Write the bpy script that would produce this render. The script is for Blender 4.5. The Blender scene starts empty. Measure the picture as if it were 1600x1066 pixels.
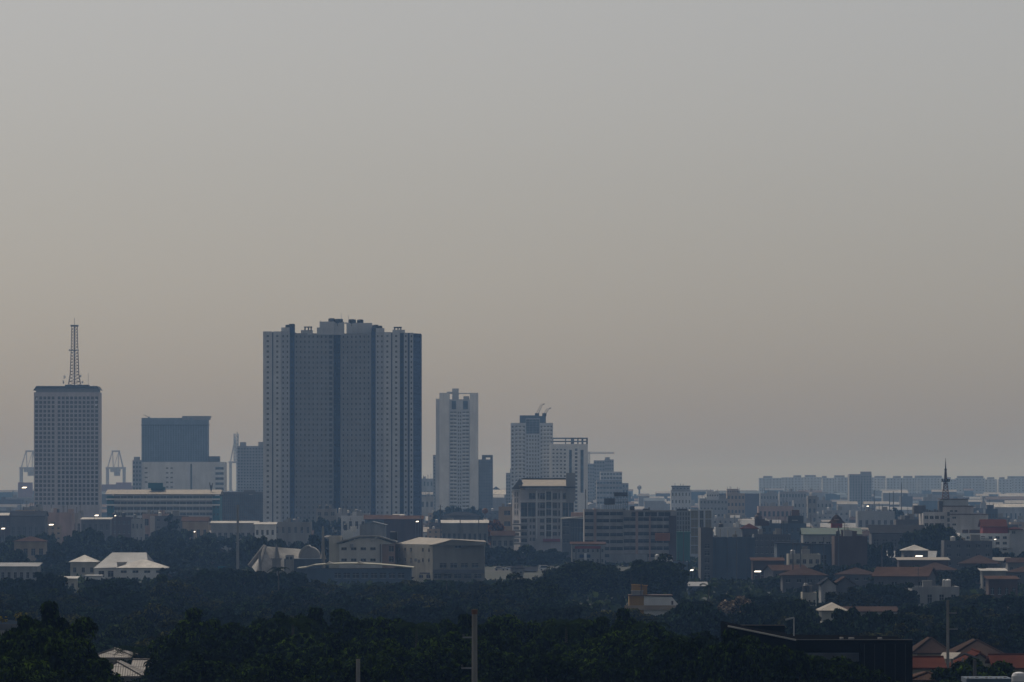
import bpy, math, random
import numpy as np
from mathutils import Vector
R = math.radians
rnd = random.Random(7)
sc = bpy.context.scene
COL = sc.collection

# ------------------------------------------------------------------ camera
F, HY, H = 8889.0, 758.0, 32.0          # focal length in photo pixels, horizon row, eye height (m)
cam = bpy.data.cameras.new('camera'); cam_o = bpy.data.objects.new('camera', cam); COL.objects.link(cam_o); sc.camera = cam_o
cam.sensor_width = 36; cam.lens = 36 * F / 1600; cam.shift_y = (HY - 533) / 1600
cam.clip_start = 5; cam.clip_end = 90000
cam_o.location = (0, 0, H); cam_o.rotation_euler = (R(90), 0, 0)
# ------------------------------------------------------------------ sky, sun, exposure
SUN_AZ, SUN_EL = -30, 52
world = bpy.data.worlds.new('World'); sc.world = world; world.use_nodes = True
wn = world.node_tree
sky = wn.nodes.new('ShaderNodeTexSky'); sky.sky_type = 'NISHITA'; sky.sun_disc = False
sky.sun_elevation = R(SUN_EL); sky.sun_rotation = R(SUN_AZ)
sky.air_density = 0.6; sky.dust_density = 2.3; sky.ozone_density = 1.0
bg = wn.nodes['Background']; bg.inputs[1].default_value = 0.074
hs = wn.nodes.new('ShaderNodeHueSaturation'); hs.inputs['Saturation'].default_value = .45          # smog-grey sky
tn = wn.nodes.new('ShaderNodeVectorMath'); tn.operation = 'MULTIPLY'; tn.inputs[1].default_value = (1.0, .975, .94)      # smog is a little warm everywhere
wn.links.new(sky.outputs[0], hs.inputs['Color']); wn.links.new(hs.outputs[0], tn.inputs[0]); wn.links.new(tn.outputs[0], bg.inputs[0])
sl = bpy.data.lights.new('sun', 'SUN'); sl.energy = 2.0; sl.angle = R(0.5); sl.color = (1.0, 0.92, 0.82)
so = bpy.data.objects.new('sun', sl); COL.objects.link(so)
sv = Vector((math.sin(R(SUN_AZ)) * math.cos(R(SUN_EL)), math.cos(R(SUN_AZ)) * math.cos(R(SUN_EL)), math.sin(R(SUN_EL))))
so.rotation_euler = sv.to_track_quat('Z', 'Y').to_euler(); so.location = (0, 0, 400)
vs = sc.view_settings; vs.view_transform = 'Standard'; vs.look = 'None'; vs.exposure = 0.0; vs.gamma = 1.0; vs.use_curve_mapping = False

# ------------------------------------------------------------------ pixel to place (only to work out positions)
def X(px, d): return (px - 800) / F * d
def Z(py, d): return H - (py - HY) / F * d
def zg(d):                               # the ground falls from the camera's hill to the plain
    if d <= 420: return 11.0
    if d >= 1000: return 0.0
    t = (d - 420) / 580.0
    return 11.0 * (1 - t)

# ------------------------------------------------------------------ materials
MATS = {}
def node_mat(name):
    m = bpy.data.materials.new(name); m.use_nodes = True
    return m, m.node_tree, m.node_tree.nodes['Principled BSDF']
def wall_mat(name, rgb, rough=.85, amt=.35, metal=0.0, spec=.3):
    """painted or bare wall with rain streaks and grime of its own"""
    if name in MATS: return MATS[name]
    m, nt, b = node_mat(name)
    tc = nt.nodes.new('ShaderNodeTexCoord'); mp = nt.nodes.new('ShaderNodeMapping'); mp.inputs['Scale'].default_value = (.55, .55, .06)
    n1 = nt.nodes.new('ShaderNodeTexNoise'); n1.inputs['Scale'].default_value = 1.0; n1.inputs['Detail'].default_value = 5
    n2 = nt.nodes.new('ShaderNodeTexNoise'); n2.inputs['Scale'].default_value = .12; n2.inputs['Detail'].default_value = 4
    mu = nt.nodes.new('ShaderNodeMath'); mu.operation = 'MULTIPLY'
    mr = nt.nodes.new('ShaderNodeMapRange'); mr.inputs[1].default_value = .1; mr.inputs[2].default_value = .42
    mr.inputs[3].default_value = 1 - amt; mr.inputs[4].default_value = 1.08
    mx = nt.nodes.new('ShaderNodeVectorMath'); mx.operation = 'SCALE'; mx.inputs[0].default_value = rgb
    nt.links.new(tc.outputs['Object'], mp.inputs[0]); nt.links.new(mp.outputs[0], n1.inputs['Vector']); nt.links.new(tc.outputs['Object'], n2.inputs['Vector'])
    nt.links.new(n1.outputs[0], mu.inputs[0]); nt.links.new(n2.outputs[0], mu.inputs[1]); nt.links.new(mu.outputs[0], mr.inputs[0])
    nt.links.new(mr.outputs[0], mx.inputs['Scale']); nt.links.new(mx.outputs[0], b.inputs['Base Color'])
    b.inputs['Roughness'].default_value = rough; b.inputs['Metallic'].default_value = metal; b.inputs['Specular IOR Level'].default_value = spec
    MATS[name] = m; return m
def roof_mat(name, rgb, rough=.5, metal=.0, pitch=.9, amt=.4):
    """sheet or tile roof: ribs running down the slope, rust and dirt patches"""
    if name in MATS: return MATS[name]
    m = wall_mat(name, rgb, rough, amt, metal, .35 if 'sheet' in name and 'rust' not in name and 'dark' not in name else 0.0); nt = m.node_tree; b = nt.nodes['Principled BSDF']
    tc = nt.nodes.new('ShaderNodeTexCoord'); w = nt.nodes.new('ShaderNodeTexWave'); w.inputs['Scale'].default_value = 1 / pitch
    w.bands_direction = 'X'
    bu = nt.nodes.new('ShaderNodeBump'); bu.inputs['Strength'].default_value = .5; bu.inputs['Distance'].default_value = .06
    nt.links.new(tc.outputs['Object'], w.inputs['Vector']); nt.links.new(w.outputs['Fac'], bu.inputs['Height']); nt.links.new(bu.outputs[0], b.inputs['Normal'])
    return m
def glass_mat(name, rgb, rough=.2):
    if name in MATS: return MATS[name]
    m, nt, b = node_mat(name)
    oi = nt.nodes.new('ShaderNodeObjectInfo'); mr = nt.nodes.new('ShaderNodeMapRange'); mr.inputs[3].default_value = .6; mr.inputs[4].default_value = 1.7
    mx = nt.nodes.new('ShaderNodeVectorMath'); mx.operation = 'SCALE'; mx.inputs[0].default_value = rgb
    tc = nt.nodes.new('ShaderNodeTexCoord'); nz = nt.nodes.new('ShaderNodeTexNoise'); nz.inputs['Scale'].default_value = .3; nz.inputs['Detail'].default_value = 2; m2 = nt.nodes.new('ShaderNodeMapRange'); m2.inputs[1].default_value = .45; m2.inputs[2].default_value = .7; m2.inputs[3].default_value = .7; m2.inputs[4].default_value = 2.6
    mm = nt.nodes.new('ShaderNodeMath'); mm.operation = 'MULTIPLY'; nt.links.new(tc.outputs['Object'], nz.inputs['Vector']); nt.links.new(nz.outputs[0], m2.inputs[0]); nt.links.new(mr.outputs[0], mm.inputs[0]); nt.links.new(m2.outputs[0], mm.inputs[1])
    nt.links.new(oi.outputs['Random'], mr.inputs[0]); nt.links.new(mm.outputs[0], mx.inputs['Scale']); nt.links.new(mx.outputs[0], b.inputs['Base Color'])
    b.inputs['Roughness'].default_value = rough; b.inputs['Specular IOR Level'].default_value = .5
    MATS[name] = m; return m
def leaf_mat(name, rgb, trans=.3, var=.5):
    if name in MATS: return MATS[name]
    m, nt, b = node_mat(name)
    oi = nt.nodes.new('ShaderNodeObjectInfo'); tc = nt.nodes.new('ShaderNodeTexCoord')
    n1 = nt.nodes.new('ShaderNodeTexNoise'); n1.inputs['Scale'].default_value = .45; n1.inputs['Detail'].default_value = 3
    ad = nt.nodes.new('ShaderNodeMath'); ad.operation = 'ADD'
    mr = nt.nodes.new('ShaderNodeMapRange'); mr.inputs[1].default_value = .3; mr.inputs[2].default_value = 1.6
    cr = nt.nodes.new('ShaderNodeValToRGB')
    c0 = tuple(c * (1 - var) for c in rgb); c1 = (rgb[0] * (1 + 1.5 * var), rgb[1] * (1 + .9 * var), rgb[2] * (1 + .2 * var))
    cr.color_ramp.elements[0].color = (*c0, 1); cr.color_ramp.elements[1].color = (*c1, 1)
    at = nt.nodes.new('ShaderNodeAttribute'); at.attribute_name = 'leaf_tint'; sc_ = nt.nodes.new('ShaderNodeVectorMath'); sc_.operation = 'SCALE'
    nt.links.new(tc.outputs['Object'], n1.inputs['Vector']); nt.links.new(n1.outputs[0], ad.inputs[0]); nt.links.new(oi.outputs['Random'], ad.inputs[1]); nt.links.new(cr.outputs[0], sc_.inputs[0]); nt.links.new(at.outputs['Fac'], sc_.inputs['Scale'])
    nt.links.new(ad.outputs[0], mr.inputs[0]); nt.links.new(mr.outputs[0], cr.inputs[0]); nt.links.new(sc_.outputs[0], b.inputs['Base Color'])
    b.inputs['Roughness'].default_value = .8; b.inputs['Specular IOR Level'].default_value = 0
    tr = nt.nodes.new('ShaderNodeBsdfTranslucent'); mxs = nt.nodes.new('ShaderNodeMixShader'); mxs.inputs[0].default_value = trans
    nt.links.new(sc_.outputs[0], tr.inputs[0]); nt.links.new(b.outputs[0], mxs.inputs[1]); nt.links.new(tr.outputs[0], mxs.inputs[2])
    nt.links.new(mxs.outputs[0], nt.nodes['Material Output'].inputs[0])
    MATS[name] = m; return m
W = dict(
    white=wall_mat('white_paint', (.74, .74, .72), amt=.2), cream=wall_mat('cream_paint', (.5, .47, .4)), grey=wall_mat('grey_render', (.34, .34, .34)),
    pale=wall_mat('pale_grey_paint', (.55, .57, .59), amt=.2), mid=wall_mat('mid_grey_paint', (.3, .31, .32), amt=.2), dgrey=wall_mat('dark_grey_render', (.13, .13, .14)),
    blue=wall_mat('dark_blue_paint', (.035, .07, .16), amt=.2), tan=wall_mat('tan_render', (.4, .31, .22)), pink=wall_mat('faded_pink_paint', (.42, .3, .26)),
    brick=wall_mat('brown_brick', (.1, .065, .055)), teal=wall_mat('teal_panel', (.02, .14, .18)), black=wall_mat('charcoal_cladding', (.006, .006, .007), .95, spec=0),
    conc=wall_mat('bare_concrete', (.3, .29, .275), amt=.45), steel=wall_mat('painted_steel', (.22, .23, .25), .6), dsteel=wall_mat('dark_steel', (.05, .055, .06), .6),
    red=wall_mat('red_paint', (.3, .05, .04)), orange=wall_mat('orange_sign_paint', (.5, .17, .04)), yellow=wall_mat('yellow_paint', (.42, .25, .07)),
    bluew=wall_mat('slate_blue_paint', (.1, .14, .19)), rust=wall_mat('rusty_steel', (.18, .1, .07)), pinkst=wall_mat('faded_red_containers', (.3, .14, .11)),
    mint=wall_mat('mint_paint', (.04, .17, .145)), wsteel=wall_mat('white_steel', (.55, .55, .55), .5),
    gmetal=roof_mat('grey_sheet_roof', (.2, .21, .225), .55, .2), wmetal=roof_mat('white_sheet_roof', (.5, .48, .44), .5, 0, amt=.6), tanroof=roof_mat('tan_sheet_roof', (.25, .215, .17), .5, .1),
    redroof=roof_mat('red_tile_roof', (.1, .038, .028), .75, 0, .35), brownroof=roof_mat('brown_tile_roof', (.085, .06, .052), .75, 0, .35), rustroof=roof_mat('rusty_sheet_roof', (.1, .065, .052), .7, 0),
    darkroof=roof_mat('dark_sheet_roof', (.04, .042, .048), .7, 0), greenroof=roof_mat('green_sheet_roof', (.016, .065, .053), .6), tinroof=roof_mat('weathered_tin_sheet_roof', (.2, .178, .155), .6, 0), slab=wall_mat('roof_slab', (.3, .29, .27), amt=.5),
    glass=glass_mat('window_glass', (.02, .025, .03)), bglass=glass_mat('blue_curtain_glass', (.022, .04, .06), .3), dglass=glass_mat('dark_opening', (.012, .014, .016), .5),
    frame=wall_mat('window_frame', (.4, .4, .4), .6), bark=wall_mat('bark', (.09, .07, .05)), lamp=wall_mat('signal_white', (.8, .8, .8), .4),
    earth=wall_mat('flower_pot_clay', (.25, .1, .06)),
)
def M(m): return W[m] if isinstance(m, str) else m

# ------------------------------------------------------------------ mesh helpers
class MB:
    def __init__(s): s.v = []; s.f = []; s.m = []
    def poly(s, pts, mi=0):
        n = len(s.v); s.v += [tuple(p) for p in pts]; s.f.append(tuple(range(n, n + len(pts)))); s.m.append(mi)
    def box(s, x0, x1, y0, y1, z0, z1, mi=0):
        n = len(s.v); s.v += [(x, y, z) for x in (x0, x1) for y in (y0, y1) for z in (z0, z1)]
        for q in ((0, 1, 3, 2), (4, 6, 7, 5), (0, 4, 5, 1), (2, 3, 7, 6), (0, 2, 6, 4), (1, 5, 7, 3)):
            s.f.append(tuple(n + i for i in q)); s.m.append(mi)
    def prism(s, pts, z0, z1, mi=0):
        n = len(s.v); k = len(pts)
        s.v += [(p[0], p[1], z0) for p in pts] + [(p[0], p[1], z1) for p in pts]
        for i in range(k):
            j = (i + 1) % k; s.f.append((n + i, n + j, n + k + j, n + k + i)); s.m.append(mi)
        s.f.append(tuple(n + i for i in range(k))[::-1]); s.m.append(mi); s.f.append(tuple(n + k + i for i in range(k))); s.m.append(mi)
    def xprism(s, pts, y0, y1, mi=0):      # profile in x,z extruded along y
        n = len(s.v); k = len(pts)
        s.v += [(p[0], y0, p[1]) for p in pts] + [(p[0], y1, p[1]) for p in pts]
        for i in range(k):
            j = (i + 1) % k; s.f.append((n + i, n + j, n + k + j, n + k + i)); s.m.append(mi)
        s.f.append(tuple(n + i for i in range(k))); s.m.append(mi); s.f.append(tuple(n + k + i for i in range(k))[::-1]); s.m.append(mi)
    def yprism(s, pts, x0, x1, mi=0):      # profile in y,z extruded along x
        n = len(s.v); k = len(pts)
        s.v += [(x0, p[0], p[1]) for p in pts] + [(x1, p[0], p[1]) for p in pts]
        for i in range(k):
            j = (i + 1) % k; s.f.append((n + i, n + j, n + k + j, n + k + i)); s.m.append(mi)
        s.f.append(tuple(n + i for i in range(k))[::-1]); s.m.append(mi); s.f.append(tuple(n + k + i for i in range(k))); s.m.append(mi)
    def tube(s, a, b, r0, r1=None, n=6, mi=0):
        r1 = r0 if r1 is None else r1
        a = Vector(a); b = Vector(b); d = (b - a)
        if d.length < 1e-6: return
        d.normalize(); u = d.orthogonal().normalized(); w = d.cross(u); k = len(s.v)
        for p, r in ((a, r0), (b, r1)):
            for i in range(n):
                t = 2 * math.pi * i / n; s.v.append(tuple(p + u * math.cos(t) * r + w * math.sin(t) * r))
        for i in range(n):
            j = (i + 1) % n; s.f.append((k + i, k + j, k + n + j, k + n + i)); s.m.append(mi)
        s.f.append(tuple(k + i for i in range(n))[::-1]); s.m.append(mi); s.f.append(tuple(k + n + i for i in range(n))); s.m.append(mi)
    def lathe(s, cx, cy, prof, n=12, mi=0):
        k = len(s.v)
        for r, z in prof:
            for i in range(n):
                t = 2 * math.pi * i / n; s.v.append((cx + r * math.cos(t), cy + r * math.sin(t), z))
        for a in range(len(prof) - 1):
            for i in range(n):
                j = (i + 1) % n; s.f.append((k + a * n + i, k + a * n + j, k + (a + 1) * n + j, k + (a + 1) * n + i)); s.m.append(mi)
        s.f.append(tuple(k + i for i in range(n))[::-1]); s.m.append(mi); q = k + (len(prof) - 1) * n
        s.f.append(tuple(q + i for i in range(n))); s.m.append(mi)
    def mesh(s, name, mats, off=(0, 0, 0)):
        me = bpy.data.meshes.new(name)
        me.from_pydata([(a - off[0], b - off[1], c - off[2]) for a, b, c in s.v], [], s.f)
        for m in (mats if isinstance(mats, (list, tuple)) else [mats]): me.materials.append(M(m))
        if any(s.m): me.polygons.foreach_set('material_index', s.m)
        me.update(); return me
    def part(s, name, mats, root, label=None, kind=None, parent=None):
        o = bpy.data.objects.new(name, s.mesh(name, mats, root.location)); COL.objects.link(o); o.parent = parent or root
        if label: o['label'] = label
        if kind: o['kind'] = kind
        return o
    def thing(s, name, mats, label=None, cat=None, group=None, kind=None, loc=(0, 0, 0)):
        o = bpy.data.objects.new(name, s.mesh(name, mats, loc)); o.location = loc; COL.objects.link(o)
        return tag(o, label, cat, group, kind)
def tag(o, label=None, cat=None, group=None, kind=None):
    for k, v in (('label', label), ('category', cat), ('group', group), ('kind', kind)):
        if v: o[k] = v
    return o
def empty(name, label, cat, loc, group=None):
    o = bpy.data.objects.new(name, None); o.location = loc; COL.objects.link(o); return tag(o, label, cat, group)
KIDS = {}
def kids(o):
    return list(o.children)
def copy_tree(o, parent=None):
    c = o.copy(); COL.objects.link(c); c.parent = parent
    for ch in list(o.children): copy_tree(ch, c)
    return c

WCACHE = {}
def window_mesh(w, h, glass, frame, rec):
    key = (round(w, 1), round(h, 1), glass, frame, rec)
    if key not in WCACHE:
        b = MB(); a = w / 2; c = h / 2; t = min(.09, w * .06)
        if glass: b.poly([(-a, 0, -c), (a, 0, -c), (a, 0, c), (-a, 0, c)], 0)
        if not frame: WCACHE[key] = b.mesh('window', [glass]); return WCACHE[key]
        b.box(-t / 2, t / 2, -.07, -.002, -c, c, 1)
        b.box(-a - .04, a + .04, -rec - .12, -.002, -c, -c + .1, 1)
        if h > 1.1: b.box(-a, -t / 2, -.07, -.002, c * .35, c * .35 + t, 1); b.box(t / 2, a, -.07, -.002, c * .35, c * .35 + t, 1)
        WCACHE[key] = b.mesh('window', [glass or frame, frame])
    return WCACHE[key]

def chunk(root, x0, d0, x1, d1, depth, zt, zb, wall, specs=(), parapet=.7, roofm='slab', name='wall', rec=.22, meters=False):
    """a block of building: front wall with punched openings from (x0,d0) to (x1,d1), sides, back, roof with parapet.
    spec: dict(u=(fraction range), v=(z range), n, r, wf, hf, glass, mode p(art)/s(tuff), skip)"""
    ax, bx = (x0, x1) if meters else (X(x0, d0), X(x1, d1))
    p0 = Vector((ax, d0, 0)); p1 = Vector((bx, d1, 0)); t = (p1 - p0); Wd = t.length; t.normalize(); nrm = Vector((t.y, -t.x, 0))
    ang = math.atan2(t.y, t.x)
    P = lambda u, v, din=0: (p0.x + t.x * u - nrm.x * din, p0.y + t.y * u - nrm.y * din, v)
    rects = []
    for sp in specs:
        ua, ub = [q * Wd for q in sp.get('u', (0, 1))]; va, vb = sp.get('v', (zb + .6, zt - .4)); n, r = sp['n'], sp['r']
        cu, cv = (ub - ua) / n, (vb - va) / r; wf, hf = sp.get('wf', .55), sp.get('hf', .5); sk = sp.get('skip')
        for j in range(r):
            for i in range(n):
                if sk and sk(i, j): continue
                uc, vc = ua + (i + .5) * cu, va + (j + .5) * cv
                rects.append((uc - cu * wf / 2, uc + cu * wf / 2, vc - cv * hf / 2, vc + cv * hf / 2, sp))
    b = MB()
    vedges = sorted({round(z, 3) for q in rects for z in q[2:4]} | {zb, zt})
    for va, vb in zip(vedges, vedges[1:]):
        if vb - va < 1e-3: continue
        vm = (va + vb) / 2
        row = sorted([q for q in rects if q[2] < vm < q[3]], key=lambda q: q[0]); u = 0
        for q in row:
            if q[0] > u + 1e-4: b.poly([P(u, va), P(q[0], va), P(q[0], vb), P(u, vb)])
            u = max(u, q[1])
        if u < Wd - 1e-4: b.poly([P(u, va), P(Wd, va), P(Wd, vb), P(u, vb)])
    for q in rects:
        u0, u1, v0, v1 = q[:4]; rc = q[4].get('rec', rec)
        b.poly([P(u0, v0), P(u1, v0), P(u1, v0, rc), P(u0, v0, rc)]); b.poly([P(u0, v1), P(u1, v1), P(u1, v1, rc), P(u0, v1, rc)])
        b.poly([P(u0, v0), P(u0, v1), P(u0, v1, rc), P(u0, v0, rc)]); b.poly([P(u1, v0), P(u1, v1), P(u1, v1, rc), P(u1, v0, rc)])
    B0 = (ax, d0 + depth); B1 = (bx, max(d1, d0) + depth if d1 > d0 + depth else d0 + depth)
    c = [(ax, d0), (bx, d1), B1, B0]
    for i in (1, 2, 3):
        a, e = c[i], c[(i + 1) % 4]; b.poly([(a[0], a[1], zb), (e[0], e[1], zb), (e[0], e[1], zt), (a[0], a[1], zt)])
    cx, cy = sum(q[0] for q in c) / 4, sum(q[1] for q in c) / 4
    ins = []
    for q in c:
        dv = Vector((cx - q[0], cy - q[1])); L = dv.length; k = min(.45, .45 / max(L, .01)); ins.append((q[0] + dv.x * k, q[1] + dv.y * k))
    for i in range(4):
        j = (i + 1) % 4
        b.poly([(*c[i], zt), (*c[j], zt), (*ins[j], zt), (*ins[i], zt)])
        if parapet: b.poly([(*ins[i], zt), (*ins[j], zt), (*ins[j], zt - parapet), (*ins[i], zt - parapet)])
    b.poly([(*q, zt - parapet) for q in ins], 1)
    wo = b.part(name, [wall, roofm], root)
    stuff = {}
    for u0, u1, v0, v1, sp in rects:
        g = sp.get('glass', 'glass'); rc = sp.get('rec', rec)
        if sp.get('mode', 'p') == 'p':
            me = window_mesh(u1 - u0, v1 - v0, g, sp.get('frame', 'frame'), rc)
            o = bpy.data.objects.new(sp.get('name', 'window'), me); COL.objects.link(o); o.parent = root
            if d0 < 2000 and not meters:
                o.data = window_mesh(u1 - u0, v1 - v0, g, None, rc); f = bpy.data.objects.new('frame', window_mesh(u1 - u0, v1 - v0, None, 'frame', rc)); COL.objects.link(f); f.parent = o
            l = P((u0 + u1) / 2, (v0 + v1) / 2, rc); o.location = (l[0] - root.location.x, l[1] - root.location.y, l[2] - root.location.z); o.rotation_euler = (0, 0, ang)
        else:
            stuff.setdefault(g, MB()).poly([P(u0, v0, rc), P(u1, v0, rc), P(u1, v1, rc), P(u0, v1, rc)])
    for g, sb in stuff.items(): sb.part('window_glazing', g, root, kind='stuff')
    return wo

def bp(root, name, x0, x1, yt, yb, d, depth, mat, dd=0, **k):
    """box part given by its outline at distance d"""
    b = MB(); b.box(X(x0, d), X(x1, d), d + dd, d + dd + depth, Z(yb, d), Z(yt, d)); return b.part(name, mat, root, **k)

def roof(root, kind, x0, x1, y0, y1, ze, rise, mat, wall='cream', over=.6, name='roof'):
    b = MB(); t = .22; a0, a1, c0, c1 = x0 - over, x1 + over, y0 - over, y1 + over
    if kind == 'gable':            # ridge runs across the view
        ym = (y0 + y1) / 2
        b.yprism([(c0, ze), (ym, ze + rise), (c1, ze), (c1, ze + t), (ym, ze + rise + t), (c0, ze + t)], a0, a1)
        g = MB(); g.yprism([(y0, ze - .05), (y1, ze - .05), (ym, ze + rise - .05)], x0 + .02, x1 - .02); g.part('gable_wall', wall, root)
    elif kind == 'gabley':         # gable end faces the camera
        xm = (x0 + x1) / 2
        b.xprism([(a0, ze), (xm, ze + rise), (a1, ze), (a1, ze + t), (xm, ze + rise + t), (a0, ze + t)], c0, c1)
        g = MB(); g.xprism([(x0, ze - .05), (x1, ze - .05), (xm, ze + rise - .05)], y0 + .02, y1 - .02); g.part('gable_wall', wall, root)
    elif kind == 'hip':
        i = min((a1 - a0), (c1 - c0)) / 2 * .98; ym = (c0 + c1) / 2; xm = (a0 + a1) / 2
        if a1 - a0 >= c1 - c0: r0, r1 = (a0 + i, ym, ze + rise), (a1 - i, ym, ze + rise)
        else: r0, r1 = (xm, c0 + i, ze + rise), (xm, c1 - i, ze + rise)
        e = [(a0, c0, ze), (a1, c0, ze), (a1, c1, ze), (a0, c1, ze)]
        if a1 - a0 >= c1 - c0:
            b.poly([e[0], e[1], r1, r0]); b.poly([e[1], e[2], r1]); b.poly([e[2], e[3], r0, r1]); b.poly([e[3], e[0], r0])
        else:
            b.poly([e[0], e[1], r0]); b.poly([e[1], e[2], r1, r0]); b.poly([e[2], e[3], r1]); b.poly([e[3], e[0], r0, r1])
        b.box(a0, a1, c0, c1, ze - t, ze - .003)
    elif kind == 'shed':           # slopes up towards the back
        b.yprism([(c0, ze), (c1, ze + rise), (c1, ze + rise + t), (c0, ze + t)], a0, a1)
        g = MB(); g.yprism([(y0, ze - .05), (y1, ze - .05), (y1, ze + rise * .9)], x0 + .02, x1 - .02); g.part('gable_wall', wall, root)
    elif kind == 'shedx':          # slopes up to the left
        b.xprism([(a0, ze + rise), (a1, ze), (a1, ze + t), (a0, ze + rise + t)], c0, c1)
        g = MB(); g.xprism([(x0, ze - .05), (x1, ze - .05), (x0, ze + rise * .9)], y0 + .02, y1 - .02); g.part('gable_wall', wall, root)
    return b.part(name, mat, root)

def bld(name, label, x0, x1, yt, d, dep=14, wall='cream', rk='flat', rm='gmetal', fl=3, n=5, rise=2.5, wf=.5, hf=.45, mode='p', skew=0, cat='building', group=None, glass='glass', clutter=0, specs=None):
    """an ordinary building: outline of the wall face at distance d, roof kind, storeys and windows"""
    zt = Z(yt, d); zb = zg(d) - .4; root = empty(name, label, cat, (X((x0 + x1) / 2, d), d + dep / 2, zg(d)), group)
    sp = specs if specs is not None else ([dict(n=n, r=fl, wf=wf, hf=hf, mode=mode, glass=glass)] if n and fl else [])
    flat = rk == 'flat'
    chunk(root, x0, d, x1, d + skew, dep, zt, zb, wall, sp, parapet=.6 if flat else .05)
    xa, xb = X(x0, d), X(x1, d)
    if not flat: roof(root, rk, xa, xb, d, d + dep, zt, rise, rm, wall)
    q = random.Random(hash((x0, x1, yt)) & 0xffff)
    for i in range(clutter if flat else 0):
        ax_ = xa + (xb - xa) * q.uniform(.1, .9); hh = q.uniform(2.5, 5.5); ay = d + dep * q.uniform(.1, .7); b = MB(); b.tube((ax_, ay, zt - .6), (ax_, ay, zt + hh), .09 if d < 3000 else .16, n=4); b.box(ax_ - .8, ax_ + .8, ay - .03, ay + .03, zt + hh * .86, zt + hh * .86 + .06); b.box(ax_ - .5, ax_ + .5, ay - .03, ay + .03, zt + hh * .7, zt + hh * .7 + .06); b.part('aerial', 'dsteel', root)
    for i in range(clutter):
        cx = xa + (xb - xa) * q.uniform(.1, .85); w = q.uniform(1.2, 3); h = q.uniform(1, 2.4); cy = d + dep * q.uniform(.15, .6); b = MB()
        if q.random() < .45:
            b.lathe(cx, cy, [(w * .35, zt - .6), (w * .35, zt + h), (w * .12, zt + h + .3)], 10); b.part('water_tank', q.choice(['wsteel', 'steel', 'dsteel']), root)
        else:
            b.box(cx, cx + w, cy, cy + w, zt - .6, zt + h); b.box(cx - .15, cx + w + .15, cy - .15, cy + w + .15, zt + h, zt + h + .15); b.part('stair_head', q.choice(['conc', 'grey', wall]), root)
    return root

# ================================================================== the setting
def ground():
    m, nt, b = node_mat('ground_soil_and_grass')
    tc = nt.nodes.new('ShaderNodeTexCoord'); n1 = nt.nodes.new('ShaderNodeTexNoise'); n1.inputs['Scale'].default_value = .03; n1.inputs['Detail'].default_value = 8
    cr = nt.nodes.new('ShaderNodeValToRGB'); cr.color_ramp.elements[0].position = .38; cr.color_ramp.elements[1].position = .66
    cr.color_ramp.elements[0].color = (.012, .02, .01, 1); cr.color_ramp.elements[1].color = (.035, .038, .028, 1)
    nt.links.new(tc.outputs['Object'], n1.inputs['Vector']); nt.links.new(n1.outputs[0], cr.inputs[0]); nt.links.new(cr.outputs[0], b.inputs['Base Color'])
    b.inputs['Roughness'].default_value = .95
    g = MB(); ys = [-400, 0, 420, 1000, 2000, 2600]
    for a, c in zip(ys, ys[1:]): g.poly([(-9000, a, zg(a)), (9000, a, zg(a)), (9000, c, zg(c)), (-9000, c, zg(c))])
    g.thing('ground', m, kind='structure')
    c = MB(); c.poly([(-9000, 2600, 0), (9000, 2600, 0), (9000, 8600, 0), (-9000, 8600, 0)]); c.thing('city_ground', wall_mat('concrete_streets', (.17, .165, .155), .9, .5), kind='structure')
    m2, nt2, b2 = node_mat('bay_water'); b2.inputs['Base Color'].default_value = (.03, .045, .05, 1); b2.inputs['Roughness'].default_value = .25
    n2 = nt2.nodes.new('ShaderNodeTexNoise'); n2.inputs['Scale'].default_value = .05; bu = nt2.nodes.new('ShaderNodeBump'); bu.inputs['Strength'].default_value = .4
    t2 = nt2.nodes.new('ShaderNodeTexCoord'); nt2.links.new(t2.outputs['Object'], n2.inputs['Vector']); nt2.links.new(n2.outputs[0], bu.inputs['Height']); nt2.links.new(bu.outputs[0], b2.inputs['Normal'])
    s = MB(); s.poly([(-9000, 8600, -.3), (9000, 8600, -.3), (9000, 40000, -.3), (-9000, 40000, -.3)]); s.thing('bay_water', m2, kind='structure')
    r = MB(); r.poly([(-400, 2118, .02), (600, 2118, .02), (600, 2140, .02), (-400, 2140, .02)]); r.thing('road', wall_mat('asphalt', (.05, .05, .052)), kind='structure')
ground()

# ================================================================== towers
def water_tank(root, px, yt, d, r=1.9, dd=6):
    x = X(px, d); z = Z(yt, d); b = MB()
    b.lathe(x, d + dd, [(r * .55, z - 4.2), (r * .55, z - 2.6), (r, z - 1.9), (r, z - .5), (r * .8, z)], 12); b.part('water_tank', 'dsteel', root)
def lattice(cx, cy, z0, z1, w0, w1, n, r, b=None, mi=0):
    b = b or MB(); cor = ((-1, -1), (1, -1), (1, 1), (-1, 1))
    lv = [(z0 + (z1 - z0) * i / n, (w0 + (w1 - w0) * i / n) / 2) for i in range(n + 1)]
    for (za, wa), (zb_, wb) in zip(lv, lv[1:]):
        for k in range(4):
            c0, c1 = cor[k], cor[(k + 1) % 4]
            A, B_ = (cx + c0[0] * wa, cy + c0[1] * wa, za), (cx + c1[0] * wa, cy + c1[1] * wa, za)
            C, D_ = (cx + c0[0] * wb, cy + c0[1] * wb, zb_), (cx + c1[0] * wb, cy + c1[1] * wb, zb_)
            b.tube(A, C, r * 1.5, n=4, mi=mi); b.tube(A, D_, r, n=3, mi=mi); b.tube(B_, C, r, n=3, mi=mi); b.tube(C, D_, r, n=3, mi=mi)
    return b
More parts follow.
